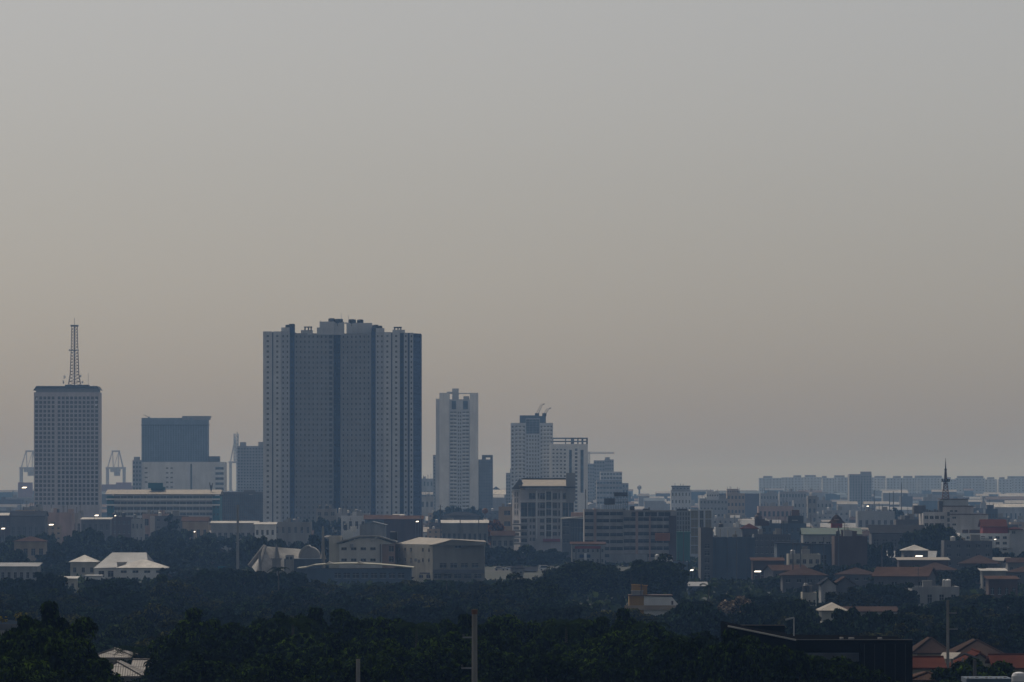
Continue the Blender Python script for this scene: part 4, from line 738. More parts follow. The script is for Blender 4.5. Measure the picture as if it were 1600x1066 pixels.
def extras():
    # crown storey of the hazy block
    for a, c, y, yb, d, w in ((1050, 1078, 759.5, 767, 4295, 'mid'), (1104, 1123, 768, 780, 3895, 'pale'), (1136, 1154, 764, 772, 4095, 'tan')):
        t = empty('penthouse_block', {1050: 'flared crown storey on the hazy block beyond the parking roof', 1104: 'pale attic on the hazy dark office', 1136: 'upper storey with masts on the hazy tan block'}[a], 'building', (X(a, d), d, Z(yb, d)))
        chunk(t, a, d + 4, c, d + 4, 10, Z(y, d), Z(yb, d) - .5, w, [dict(n=5, r=1, wf=.5, hf=.25, mode='s')])
        if a == 1050: bp(t, 'roof_rim', 1049.5, 1079, 759, 760.6, d, 14, 'dsteel', 2)
        else:
            for q in (a + 1, a + 7, c - 1): b = MB(); b.tube((X(q, d), d + 8, Z(y, d)), (X(q, d), d + 8, Z(y - 3.5, d)), .15, n=4); b.part('antenna', 'dsteel', t)
    d = 1230; t = empty('roof_hut', 'white lean-to with a sloping roof adjoining the yellow roof hut', 'shed', (X(1030, d), d, 0)); b = MB()
    b.xprism([(X(1006.3, d), 0), (X(1060, d), 0), (X(1060, d), Z(945, d)), (X(1050, d), Z(933, d)), (X(1006.3, d), Z(931.5, d))], d, d + 7); b.part('wall', 'white', t); bp(t, 'roof_edge', 982, 1051, 929.8, 931.3, d, 8, 'brick', -.4); bp(t, 'parapet', 976, 1078, 946, 953, d, .4, 'tan', -1); bp(t, 'door', 1049, 1052, 939, 945, d, .1, 'dgrey', -.13)
    d = 2240; t = empty('street_sign', 'faded red and blue shop sign boards below the parking building', 'sign', (X(905, d), d - 12, 0)); bp(t, 'sign_board', 898, 938, 853, 857, d, .4, 'red', -11); bp(t, 'sign_board', 905, 922, 866, 871, d, .4, 'blue', -11); bp(t, 'sign_board', 912, 916, 864, 874, d, .4, 'lamp', -11.6)
    for a in (899, 937): bp(t, 'sign_post', a, a + 1, 857, 880, d, .3, 'dsteel', -10.6)
    # tank room, cupola, pagoda on roofs
    d = 2450; t = empty('tank_room', 'stacked dark tank room with white pipes on a cluttered tenement', 'roof structure', (X(1244, d), d + 6, Z(818, d))); bp(t, 'room', 1232, 1256, 806, 819, d, 6, 'dsteel', 4); bp(t, 'upper_room', 1238, 1250, 797, 806, d, 5, 'rust', 5); bp(t, 'tank_lid', 1238, 1247, 812.5, 814, d, .3, 'wmetal', 3.5)
    for k in range(6): b = MB(); x = X(1238 + k * 3.4, d); b.tube((x, d + 7, Z(806, d)), (x, d + 7, Z(795 + (k % 3), d)), .14, n=4); b.part('vent_pipe', 'wsteel', t)
    d = 2440; b = MB(); x, zb = X(1188, d), Z(822, d); b.box(x - 2.2, x + 2.2, d + 3, d + 7, zb, Z(811, d)); b.lathe(x - .6, d + 5, [(1.8, Z(811, d)), (1.6, Z(807, d)), (.9, Z(804.5, d)), (.7, Z(802, d)), (.2, Z(801, d))], 8); b.box(x + 1.2, x + 4, d + 4, d + 7, zb, Z(814, d)); b.thing('roof_cupola', 'brick', 'dark onion-topped brick roof cupola on the cluttered tenement', 'cupola', loc=(x, d + 5, zb))
    d = 2050; t = empty('pagoda_roof', 'red pagoda-like roof house above a green roof by the brown wall', 'roof structure', (X(1308, d), d + 6, Z(836, d))); bp(t, 'body', 1300, 1317, 818, 836, d, 5, 'red', 3); b = MB(); z0 = Z(818, d); b.lathe(X(1308.5, d), d + 5.5, [(3.2, z0), (2, z0 + 1.2), (1.6, z0 + 2), (.3, z0 + 3.2)], 4); b.part('roof', 'brownroof', t); bp(t, 'gable_cap', 1304, 1312, 811, 813, d, .4, 'pink', 2.6)
    d = 1990; t = empty('market_hall', 'hall with a low green sheet roof behind the tall brown wall', 'building', (X(1300, d), d + 10, 0)); chunk(t, 1255, d, 1345, d, 16, Z(836, d), 0, 'grey', [dict(n=8, r=2, wf=.6, hf=.4)], parapet=.05); roof(t, 'gable', X(1255, d), X(1345, d), d, d + 16, Z(836, d), 2.2, 'greenroof', 'grey')
extras()
def mast_building():
    d = 2300; t = empty('broadcast_building', 'white stepped building carrying a dark lattice broadcast mast', 'building', (X(1494, d), d + 14, 0)); z = lambda y: Z(y, d); w = wall_mat('warm_white_render', (.66, .62, .6))
    chunk(t, 1442.5, d, 1486, d, 24, z(802), 0, w, [dict(u=(.02, .78), v=(z(826), z(803)), n=4, r=2, wf=.72, hf=.45), dict(u=(.84, .98), v=(z(835), z(799)), n=1, r=4, wf=.6, hf=.75, glass='bglass')])
    chunk(t, 1486, d - .5, 1544, d - .5, 26, z(803.5), 0, w, [dict(u=(.03, .14), v=(z(825), z(804)), n=1, r=2, wf=.9, hf=.3)]); chunk(t, 1473.5, d + 3, 1521, d + 3, 20, z(791), z(804) - 1, w, [dict(u=(.2, .5), v=(z(803), z(795)), n=2, r=1, wf=.6, hf=.4)]); chunk(t, 1473.5, d + 5, 1513, d + 5, 16, z(780), z(792) - 1, 'pale')
    for y, a, c in ((779.3, 1472, 1514), (790.4, 1472, 1522), (803, 1484, 1545)): bp(t, 'cornice', a, c, y, y + 1.3, d, 22, 'brick', -.9 if y > 800 else (2.3 if y > 785 else 4.3))
    bp(t, 'plant_room', 1468, 1474, 783, 803, d, 6, 'dgrey', 4); bp(t, 'plant_room', 1430, 1449, 790, 803, d, 8, 'dgrey', 9)
    for a in (1449, 1453, 1457, 1461, 1465): bp(t, 'roof_unit', a, a + 2.6, 796 + (a % 3), 803, d, 3, 'dsteel', 5)
    cx, cy = X(1481, d), d + 12; S = d / F; m = lattice(cx, cy, z(780), z(752), 11 * S, 4.4 * S, 6, .1); lattice(cx, cy, z(752), z(734), 4.4 * S, 2 * S, 5, .1, m); m.tube((cx, cy, z(757)), (cx, cy, z(734)), .3, n=5); m.part('lattice_mast', 'rust', t)
    b = MB(); b.box(cx - 6.2 * S, cx + 6.2 * S, cy - 1.2, cy + 1.2, z(753), z(751.5)); b.tube((cx, cy, z(734)), (cx, cy, z(721)), .28, .16, 6); b.tube((cx, cy, z(721)), (cx, cy, z(716)), .1, n=5); b.lathe(cx, cy, [(.5, z(735)), (.5, z(733)), (.2, z(731.5))], 8); b.part('mast_head', 'dsteel', t)
    for a in (1475.5, 1478.5, 1484, 1486.5): b = MB(); b.tube((X(a, d), cy - 1.3, z(751.5)), (X(a, d), cy - 1.3, z(748.5)), .3, n=6); b.part('panel_antenna', 'dsteel', t)
    d = 2200; t = empty('villa', 'white villa block with a red hipped roof pavilion', 'house', (X(1550, d), d + 12, 0)); z = lambda y: Z(y, d)
    chunk(t, 1500, d, 1578, d, 18, z(833.5), 0, 'white', [dict(u=(.1, .97), v=(z(862), z(836)), n=6, r=3, wf=.55, hf=.5)]); chunk(t, 1578, d - 1, 1604, d - 1, 20, z(827), 0, wm2, [dict(u=(.05, .4), v=(z(835), z(829)), n=1, r=1, wf=.6, hf=.8)])
    chunk(t, 1536, d + 3, 1575, d + 3, 14, z(824), z(834) - .8, 'red', [], parapet=.05); roof(t, 'gable', X(1536, d), X(1573, d), d + 3, d + 17, z(824), 2.8, 'redroof', 'red'); bp(t, 'balcony', 1520, 1545, 839.5, 841.5, d, 1.2, 'white', -1.3); bp(t, 'awning', 1552, 1582, 856, 857.5, d, 2, 'wmetal', -2.2); bp(t, 'awning', 1503, 1527, 862.5, 864, d, 2, 'wmetal', -2.2); roof(t, 'hip', X(1578, d), X(1596, d), d - 1, d + 8, z(827), .9, 'redroof')
    for a in (1506, 1517, 1524): bp(t, 'roof_garden_wall', a, a + 9, 828, 833.6, d, 3, 'brick', 6)
wm2 = wall_mat('villa_white', (.5, .5, .5))
mast_building()

# ================================================================== the low city between
def distant_roofs():
    q = random.Random(5); b = MB(); cols = ['grey', 'conc', 'bluew', 'mid', 'brick', 'grey', 'dgrey']
    for i in range(1500):
        d = 4700 + 3700 * q.random() ** .8; x = X(q.uniform(-60, 1660), d); w = q.uniform(8, 40); dp = q.uniform(10, 25); h = q.choice([4, 6, 7, 8, 9, 11, 14, 17, 22]) * q.uniform(.8, 1.15); mi = q.randrange(7)
        b.box(x, x + w, d, d + dp, -.3, h, mi)
        if q.random() < .22: b.box(x + w * .2, x + w * .2 + 4, d + 2, d + 6, h, h + 2.5, mi)
        elif q.random() < .6: b.yprism([(d - .4, h), (d + dp / 2, h + 2.5), (d + dp + .4, h)], x - .4, x + w + .4, q.randrange(7))
    b.thing('distant_rooftops', cols, 'hazy mass of distant low roofs below the horizon', 'rooftops', kind='stuff')
distant_roofs()
PROTO = []
def lowrise_protos():
    specs = [('rust-roofed two-storey house in the hazy low district', 'house', 'dgrey', 'gable', 'rustroof', 13, 6, 2, 4, 2.2), ('grey flat-roofed three-storey block in the hazy low district', 'apartment_block', 'grey', 'flat', 'slab', 16, 10.5, 3, 5, 0),
             ('pale two-storey house with a dull tin roof in the hazy low district', 'house', 'conc', 'shed', 'tinroof', 12, 6.5, 2, 3, 1.2), ('tan flat-roofed four-storey block in the hazy low district', 'apartment_block', 'tan', 'flat', 'slab', 14, 13, 4, 4, 0),
             ('long grey-roofed shed in the hazy low district', 'warehouse', 'dgrey', 'gable', 'gmetal', 30, 6, 1, 8, 2.5), ('brown hip-roofed house in the hazy low district', 'house', 'dgrey', 'hip', 'brownroof', 12, 6, 2, 4, 2.4),
             ('dark four-storey tenement in the hazy low district', 'tenement', 'dgrey', 'flat', 'slab', 15, 12, 4, 5, 0), ('pale long two-storey shop row in the hazy low district', 'shop_row', 'pale', 'shed', 'tanroof', 28, 7, 2, 9, 1)]
    for i, (lb, nm, wl, rk, rm, w, h, fl, n, rs) in enumerate(specs):
        t = empty(nm, lb, 'house' if nm == 'house' else 'building', (0, 0, 0), 'low buildings of the hazy district: ' + lb.split(' in ')[0])
        chunk(t, -w / 2, 0, w / 2, 0, 12, h, -.4, wl, [dict(n=n, r=fl, wf=.38, hf=.38)], parapet=.6 if rk == 'flat' else .05, meters=True)
        if rk != 'flat': roof(t, rk, -w / 2, w / 2, 0, 12, h, rs, rm, wl)
        else:
            b = MB(); b.box(1, 4, 4, 7, h - .6, h + 2); b.part('stair_head', 'conc', t); b = MB(); b.lathe(-w * .3, 4, [(.8, h - .6), (.8, h + 1.2), (.2, h + 1.5)], 8); b.part('water_tank', 'wsteel', t)
        PROTO.append(t)
lowrise_protos()
PLACED = []
def low_district():
    q = random.Random(11); used = set()
    zones = [((0, 410), (2950, 3250), 14), ((400, 670), (2850, 3250), 10), ((655, 800), (2700, 4100), 16), ((770, 800), (2500, 3000), 3), ((985, 1200), (2600, 4300), 24), ((1180, 1600), (2450, 4500), 52), ((1380, 1600), (1850, 2150), 4), ((1190, 1610), (1560, 1850), 7), ((-10, 60), (3300, 4600), 8), ((1560, 1610), (2300, 2900), 4)]
    for (a, c), (d0, d1), n in zones:
        for k in range(n):
            d = q.uniform(d0, d1); px = a + (c - a) * (k + q.uniform(.1, .9)) / n if n < 12 else q.uniform(a, c)
            i = q.randrange(8) if d > 1860 else q.choice([0, 5]); p = PROTO[i]
            o = p if i not in used else copy_tree(p); used.add(i)
            o.location = (X(px, d), d, 0); o.rotation_euler = (0, 0, R(q.choice([0, 0, 8, -8, 14, -14]))); s = q.uniform(.85, 1.2); o.scale = (s, s, s * q.uniform(.85, 1.15))
    for i in range(8):
        if i not in used: PROTO[i].location = (X(1500 + i, 3000), 3000, 0)
low_district()

# ================================================================== trees
def leaf_tint(me, n, g):
    a = me.attributes.new('leaf_tint', 'FLOAT', 'FACE'); a.data.foreach_set('value', (.25 + 3.0 * g.random(n) ** 3).astype(np.float32))
def crown_mesh(name, seed, R_, Hc, nclump, nleaf, leaf, mat, flat=.6, trunk=3.0, tuft=False):
    g = np.random.default_rng(seed); cz = trunk + Hc * .45
    th = g.uniform(0, 2 * np.pi, nclump); u = g.uniform(-.8, 1, nclump) if trunk < 1.5 else g.uniform(-.45, 1, nclump); rr = g.uniform(.5, 1, nclump) ** .5 * np.where(g.random(nclump) < .16, 1.22, 1.0)
    s = np.sqrt(np.clip(1 - u * u, 0, 1))
    lob = 1 + .22 * np.sin(th * 3 + seed) + .14 * np.sin(th * 5 + seed * 2.3)
    cen = np.stack([np.cos(th) * s * R_ * rr * .92 * lob, np.sin(th) * s * R_ * rr * .92 * lob, cz + u * Hc * .5 * rr * (1 + .12 * np.sin(th * 4 + seed))], 1)
    cr = R_ * g.uniform(.13, .27, nclump)
    n = nclump * nleaf; ci = np.repeat(np.arange(nclump), nleaf)
    dv = g.normal(size=(n, 3)); dv /= np.linalg.norm(dv, axis=1)[:, None]; dv[:, 2] = np.where(g.random(n) < .6, np.abs(dv[:, 2]), dv[:, 2])
    rad = g.uniform(.25, 1.06, n) ** .5
    pos = cen[ci] + dv * (cr[ci] * rad)[:, None] * np.array([1, 1, flat])
    nor = dv + g.normal(size=(n, 3)) * .55 + np.array([0, 0, .35]); nor /= np.linalg.norm(nor, axis=1)[:, None]
    a = np.cross(nor, g.normal(size=(n, 3))); a /= np.linalg.norm(a, axis=1)[:, None] + 1e-9; b = np.cross(nor, a)
    L = leaf * g.uniform(.6, 1.35, n); A = a * (L * .8)[:, None]; B = b * (L * .45)[:, None]
    V = np.stack([pos - A, pos + B * 1.0 - A * .1, pos + A, pos - B - A * .1], 1).reshape(-1, 3)
    me = bpy.data.meshes.new(name); me.vertices.add(4 * n); me.vertices.foreach_set('co', V.astype(np.float32).ravel())
    me.loops.add(4 * n); me.loops.foreach_set('vertex_index', np.arange(4 * n, dtype=np.int32)); me.polygons.add(n); me.polygons.foreach_set('loop_start', np.arange(0, 4 * n, 4, dtype=np.int32))
    me.materials.append(mat); me.update(calc_edges=True); leaf_tint(me, n, g); return me, cen
def make_palm(name, label, seed, h=9.0, n=17, L=2.9):
    g = random.Random(seed); t = empty(name, label, 'tree', (0, 0, 0)); b = MB(); b.tube((0, 0, -.5), (.25, .1, h * .5), .19, .15, 7); b.tube((.25, .1, h * .5), (.35, .15, h), .15, .12, 7); b.part('trunk', 'bark', t)
    for i in range(n):
        a = 2 * math.pi * i / n + g.uniform(-.2, .2); e = g.uniform(-.1, 1.1); b = MB(); P = []
        for k in range(9):
            q = k / 8; r = L * q * (1 - .12 * q); P.append(Vector((.35 + math.cos(a) * r, .15 + math.sin(a) * r, h + L * (math.sin(e) * q - .75 * q * q))))
        for p0, p1 in zip(P, P[1:]):
            b.tube(p0, p1, .025, n=3); dr = (p1 - p0).normalized(); sd = Vector((-math.sin(a), math.cos(a), 0))
            for s_ in (-1, 1):
                for f in (0, .5): c = p0.lerp(p1, f); tip = c + sd * s_ * .62 + dr * .3 + Vector((0, 0, -.28)); b.poly([c, c + dr * .13, tip])
        o = b.part('frond', LM, t); at = o.data.attributes.new('leaf_tint', 'FLOAT', 'FACE'); at.data.foreach_set('value', [.9] * len(o.data.polygons))
    t['h'] = h + L * .45; t['r'] = L; return t
def make_tree(name, label, group, seed, R_, Hc, nclump, nleaf, leaf, mat, trunk=3.0, flat=.6):
    me, cen = crown_mesh('crown', seed, R_, Hc, nclump, nleaf, leaf, mat, flat, trunk)
    t = empty(name, label, 'tree', (0, 0, 0), group); o = bpy.data.objects.new('crown', me); COL.objects.link(o); o.parent = t
    b = MB(); z1 = trunk + Hc * .3; r = R_ * .055; b.tube((0, 0, -.6), (r, 0, z1), r * 1.3, r * .7, 7)
    for i in range(0, len(cen), max(1, len(cen) // 9)): b.tube((r * .8, 0, z1 * .85), cen[i], r * .5, r * .15, 4)
    b.part('trunk', 'bark', t); t['h'] = trunk + Hc; t['r'] = R_
    return t
LM = leaf_mat('foreground_leaf', (.012, .027, .004), .45, .75); LM2 = leaf_mat('belt_leaf', (.012, .022, .008), .3, .65); LM2b = leaf_mat('olive_leaf', (.022, .028, .008), .35, .6); LM2c = leaf_mat('deep_leaf', (.008, .018, .01), .25, .5); LM3 = leaf_mat('far_leaf', (.018, .03, .018), .2); LM4 = leaf_mat('yellow_leaf', (.12, .12, .015), .4); LM5 = leaf_mat('dry_blossom', (.19, .165, .14), .1, .3); LM6 = leaf_mat('rusty_leaf', (.14, .07, .03), .3)
TREES = {}
def tree_protos():
    for k in range(6): TREES['near', k] = make_tree('broadleaf_tree', 'x', None, 40 + k, 5.4 + .5 * (k % 3), 6.0 + .6 * (k % 2), (120, 60, 90)[k % 3], (190, 380, 250)[k % 3], (.42, .5, .36)[k % 3], LM, 3.0, (.5, .75, .6)[k % 3])
    for k in range(6): TREES['belt', k] = make_tree('belt_tree', 'x', None, 80 + k, 5.6 + .6 * (k % 3), 6.6 + .8 * (k % 2), 70, 150, .62, (LM2, LM2b, LM2c)[k % 3], .9, .65)
    for k in range(4): TREES['far', k] = make_tree('far_tree', 'x', None, 120 + k, 5.6 + .6 * (k % 3), 7.2, 46, 80, 1.0, LM3, .8, .7)
    TREES['dome', 0] = make_tree('rain_tree', 'x', None, 150, 9.2, 11, 210, 160, .6, LM2, .9, .7); TREES['dome', 1] = make_tree('rain_tree', 'x', None, 151, 11.5, 10.5, 230, 160, .6, LM2, .9, .65)
    TREES['dry', 0] = make_tree('blossom_tree', 'x', None, 160, 4.6, 5.5, 60, 90, .4, LM5, 2.4, .8); TREES['rust', 0] = make_tree('rusty_tree', 'x', None, 161, 5, 6.5, 50, 80, .8, LM6, 2.6, .7)
    TREES['yellow', 0] = make_tree('flowering_shrub', 'x', None, 170, .95, 1.5, 24, 60, .17, LM4, .5, .7)
    TREES['shrub', 0] = make_tree('leafy_shrub', 'x', None, 171, 3.2, 3.6, 60, 150, .3, LM, .4, .7)
    TREES['palm', 0] = make_palm('palm_tree', 'x', 5); TREES['palm', 1] = make_palm('palm_tree', 'x', 6, 8.2, 15, 2.6)
    TREES['tuft', 0] = make_tree('feathery_tree', 'x', None, 172, 5, 12, 34, 55, .8, LM3, 5, .9)
tree_protos()
TUSED = set()
MARKS = {'leafy row behind the concrete pole': [(420, 'beside the pale tin roofs'), (640, 'around the short pole end'), (880, 'around the thick concrete pole'), (1000, 'before the yellow roof hut'), (2000, 'next to the charcoal house')],
 'wooded belt below the church and the school': [(110, 'below the long low grey building'), (270, 'below the white house'), (400, 'below the slim mast and field wall'), (510, 'below the church'), (650, 'below the curved-roof hall'), (770, 'below the high school hall'), (890, 'below the road and guard house'), (2000, 'below the big domed trees')],
 'hazy wood below the teal office': [(60, 'around the brown-roofed bungalow'), (170, 'below the grid-fronted tower'), (330, 'below the teal office'), (2000, 'below the dark ribbed glass office')]}
BASE = {'leafy row behind the concrete pole': 'dark green broadleaf tree in the thick leafy row ', 'wooded belt below the church and the school': 'dusky green tree in the wooded belt ', 'hazy wood below the teal office': 'hazy blue-green tree in the distant wood '}
def plant(kind, k, px, ytop, d, label, group=None, s=None, rot=None, wid=1.0, base=None):
    """a tree whose top stands at row ytop at distance d, rooted in the ground"""
    if group in MARKS:
        mk = next(m for x_, m in MARKS[group] if px < x_); rowtag = '' if group != 'wooded belt below the church and the school' else ', ' + ('rearmost rank' if d > 1430 else 'second rank' if d > 1280 else 'third rank' if d > 1150 else 'front rank')
        if group.startswith('leafy'): rowtag = ', ' + ('crest rank' if d > 580 else 'middle rank' if d > 520 else 'lowest rank')
        label = BASE[group] + mk + rowtag; group = group + ' (' + mk + rowtag + ')'
    p = TREES[kind, k]; o = p if (kind, k) not in TUSED else copy_tree(p); TUSED.add((kind, k))
    zb = zg(d) if base is None else base; hh = Z(ytop, d) - zb; sz = max(hh, 1.0) / p['h']
    o.location = (X(px, d), d, zb); w = min(max(sz, .72), 1.35) * wid if s is None else s
    o.scale = (w, w, sz); o.rotation_euler = (0, 0, rnd.uniform(0, 6.28) if rot is None else rot); o['label'] = label
    if group: o['group'] = group
    elif 'group' in o: del o['group']
    return o
def wood():
    q = random.Random(3); lab = 'dark green broadleaf tree in the thick leafy row behind the concrete pole'; G = 'leafy row behind the concrete pole'
    prof = [(304, 969), (322, 975), (335, 990), (352, 979), (395, 975), (440, 963), (480, 967), (530, 975), (562, 968), (615, 969), (650, 976), (700, 975), (735, 977), (785, 968), (830, 975), (862, 977), (893, 968), (940, 971), (985, 968), (1012, 978), (1045, 990), (1090, 991), (1135, 1000)]
    i = 0
    for px, y in prof: plant('near', i % 6, px, y + 1, q.uniform(585, 640), lab, G, s=q.uniform(.62, .8)); i += 1
    for px in range(335, 1120, 62): plant('near', i % 6, px + q.uniform(-15, 15), q.uniform(992, 1012) + (8 if px > 1020 else 0), q.uniform(535, 575), lab, G, s=q.uniform(.66, .85)); i += 1
    for px in range(325, 1340, 60): plant('near', i % 6, px + q.uniform(-15, 15), q.uniform(1022, 1042), q.uniform(475, 515), lab, G, s=q.uniform(.6, .78)); i += 1
    lab2 = 'dark bushy tree growing up against the charcoal house'; G2 = 'bushy trees against the charcoal house'
    for px, y in ((1085, 1004), (1130, 1006), (1165, 1003), (1205, 1012), (1245, 1023), (1280, 1027), (1325, 1042)): plant('near', i % 6, px, y, q.uniform(462, 482), lab2, G2, s=q.uniform(.55, .7)); i += 1
    lab3 = 'large leafy tree overhanging the pale tin roofs'; G3 = 'large leafy trees beside the pale tin roofs'
    for px, y, d in ((72, 966, 470), (46, 985, 455), (88, 988, 450), (97, 1004, 440), (56, 1022, 430), (15, 1036, 425), (84, 1030, 430)): plant('near', i % 6, px, y, d, lab3, G3, s=q.uniform(.55, .72)); i += 1
    plant('shrub', 0, 8, 1004, 520, 'bright yellow-green shrub below the planter building', s=1.0); plant('shrub', 0, -2, 1040, 440, 'leafy shrub tucked under the large trees by the planter building', s=.9)
    for px, y, k in ((35, 956, 0), (80, 953, 1), (3, 962, 2)): plant('yellow', 0, px, y, 806, ('yellow flowering potted shrub alone on the planter roof', 'taller yellow flowering potted shrub touching the large tree', 'small yellow potted shrub at the end of the planter roof')[k], s=1.1, base=Z(974, 806) - .3)
    for px, y, d in ((1490, 1040, 610), (1530, 1034, 600), (1565, 1040, 600), (1510, 1048, 580), (1470, 1052, 590)): plant('shrub', 0, px, y, d, 'round dark shrub among the red tiled roofs', 'shrubs among the red tiled roofs', s=1.15)
    plant('shrub', 0, 208, 1028, 690, 'dark bush between the two pale tin roofs', s=1.0); plant('shrub', 0, 252, 1045, 640, 'bush before the larger pale tin roof', s=1.2); plant('shrub', 0, 150, 1044, 640, 'bush against the end of the larger pale tin roof', s=.9)
    for px, y, d, k, lb in ((884, 958, 600, 0, 'palm rising out of the leafy row beyond the concrete pole'), (648, 961, 610, 1, 'palm rising out of the leafy row before the concrete pole'), (1010, 962, 605, 1, 'palm at the sinking end of the leafy row'), (455, 955, 612, 0, 'palm near the short pole end in the leafy row'), (208, 1003, 690, 1, 'small palm beside the pale tin roofs'), (436, 882, 1480, 0, 'palm before the church steeple'), (700, 903, 1480, 1, 'palm below the high school hall'), (1105, 908, 1350, 0, 'palm below the slate-blue block')): plant('palm', k, px, y, d, lb, s=1.15)
    # wooded belt
    lab = 'dusky green tree in the wooded belt below the church and the school'; G = 'wooded belt below the church and the school'
    def row(a, c, step, y0, y1, d0, d1, kind='belt', lb=lab, gr=G, s=(.85, 1.15), skip=()):
        nonlocal i; px = a
        while px < c:
            if not any(u <= px <= v for u, v in skip): plant(kind, i % (6 if kind in ('belt', 'near') else 4), px + q.uniform(-.2, .2) * step, q.uniform(y0, y1), q.uniform(d0, d1), lb, gr, s=q.uniform(*s))
            i += 1; px += step * q.uniform(.8, 1.2)
    row(-20, 330, 55, 894, 906, 1450, 1560, skip=((105, 165),)); row(330, 470, 40, 886, 900, 1500, 1560); row(460, 790, 48, 908, 916, 1500, 1620); row(760, 880, 45, 905, 915, 1450, 1550)
    row(-20, 900, 52, 912, 930, 1300, 1400); row(-20, 1000, 56, 928, 946, 1180, 1260, skip=((960, 1090),)); row(-20, 1130, 56, 948, 962, 1040, 1110, skip=((955, 1085),)); row(120, 300, 48, 968, 985, 900, 960)
    row(140, 290, 45, 985, 1002, 810, 860, skip=((150, 225),)); row(955, 1120, 45, 957, 965, 1080, 1120)
    plant('dome', 1, 915, 881, 1600, 'broad low domed tree beside the rounder dark one below the parking building', s=1.0); plant('dome', 0, 1022, 877, 1570, 'round dark domed tree below the parking building', s=.95); plant('dome', 0, 823, 906, 1380, 'wide dark tree before the guard house', s=.9)
    lab5 = 'dark tree in the hazy wood left of the church'; 
    row(-20, 400, 42, 826, 836, 2480, 2700, 'far', 'hazy blue-green tree in the wood below the teal office', 'hazy wood below the teal office', (.9, 1.2)); row(-20, 400, 42, 838, 850, 2280, 2420, 'far', 'hazy blue-green tree in the wood below the teal office', 'hazy wood below the teal office', (.9, 1.2)); row(-20, 400, 44, 853, 866, 2080, 2200, 'far', 'hazy blue-green tree in the wood below the teal office', 'hazy wood below the teal office', (.85, 1.1), skip=((100, 250),))
    row(-20, 140, 40, 872, 886, 1950, 2030, 'far', 'hazy tree by the long low grey building', 'trees by the long low grey building', (.8, 1.0))
    row(265, 395, 34, 884, 893, 1850, 1900, 'far', 'small hazy tree along the school field fence', 'trees along the school field fence', (.5, .7)); row(415, 500, 26, 838, 848, 2100, 2200, 'far', 'hazy tree behind the church spire', 'trees behind the church spire', (.8, 1.0)); row(530, 565, 16, 838, 842, 2120, 2150, 'far', 'small tree behind the school gable', 'trees behind the school gable', (.6, .7))
    row(755, 885, 28, 846, 866, 2180, 2280, 'far', 'hazy tree before the tan-gabled block', 'trees before the tan-gabled block', (.8, 1.05)); row(695, 750, 20, 790, 794, 3600, 3700, 'far', 'small hazy tree at the foot of the slim white tower', 'trees at the foot of the slim white tower', (1, 1.3))
    plant('rust', 0, 768, 812, 2560, 'rust-brown tree by the pinkish block', s=1.1); plant('dry', 0, 1155, 937, 1130, 'pale pinkish blossoming tree in the dark belt', s=1.05); plant('tuft', 0, 268, 806, 2650, 'tall feathery tree rising before the teal office', s=.9)
    row(1090, 1280, 42, 918, 940, 1180, 1420, lb='dark tree in the belt below the slate-blue block', gr='belt below the slate-blue block', skip=((1140, 1170),)); row(1080, 1280, 44, 940, 960, 1020, 1110, lb='dark tree in the belt below the slate-blue block', gr='belt below the slate-blue block', s=(.75, 1), skip=((1135, 1175),))
    row(1330, 1440, 38, 910, 922, 1360, 1420, lb='dark tree between the twin gables and the grey cube house', gr='trees between the gables and the grey cube house'); row(1240, 1430, 42, 955, 972, 930, 990, lb='dark tree behind the charcoal house', gr='trees behind the charcoal house', s=(.8, 1)); row(1390, 1620, 42, 940, 965, 1000, 1150, lb='dark tree behind the tiled roofs', gr='trees behind the tiled roofs')
    row(1500, 1620, 40, 915, 935, 1250, 1400, lb='dark tree near the rusty patched roof', gr='trees near the rusty patched roof'); row(1405, 1620, 40, 972, 990, 860, 920, lb='dark tree behind the tiled roofs', gr='trees behind the tiled roofs', s=(.75, .95))
    row(1360, 1540, 36, 882, 896, 1640, 1740, 'far', 'hazy tree among the tin-roofed terraces', 'trees among the tin-roofed terraces', (.8, 1.1)); row(1265, 1345, 26, 880, 890, 1780, 1850, 'far', 'hazy tree before the tall brown wall', 'trees before the tall brown wall', (.7, .9)); row(1560, 1620, 24, 855, 870, 2000, 2100, 'far', 'hazy tree beside the white villa', 'trees beside the white villa', (.7, .9)); row(1355, 1410, 24, 846, 860, 1950, 2050, 'far', 'hazy tree below the grey sloped-roof store', 'trees below the grey sloped store', (.7, .9))
    plant('dome', 1, 1459, 825, 2080, 'big round dark tree before the white mast building', s=.95); row(1480, 1510, 20, 846, 850, 2080, 2100, 'far', 'small tree at the edge of the big round one', 'trees by the big round tree', (.6, .8))
    row(1195, 1260, 24, 893, 905, 1700, 1760, 'far', 'hazy tree beside the small lit-roofed shop', 'trees beside the lit-roofed shop', (.7, .9)); row(480, 580, 30, 806, 812, 2900, 2990, 'far', 'small hazy tree among the low blocks before the twin slab', 'trees before the twin slab', (.7, .9)); row(1385, 1420, 20, 793, 797, 3300, 3400, 'far', 'hazy tree beside the flat warehouse', 'trees beside the flat warehouse', (.9, 1.1))
wood()
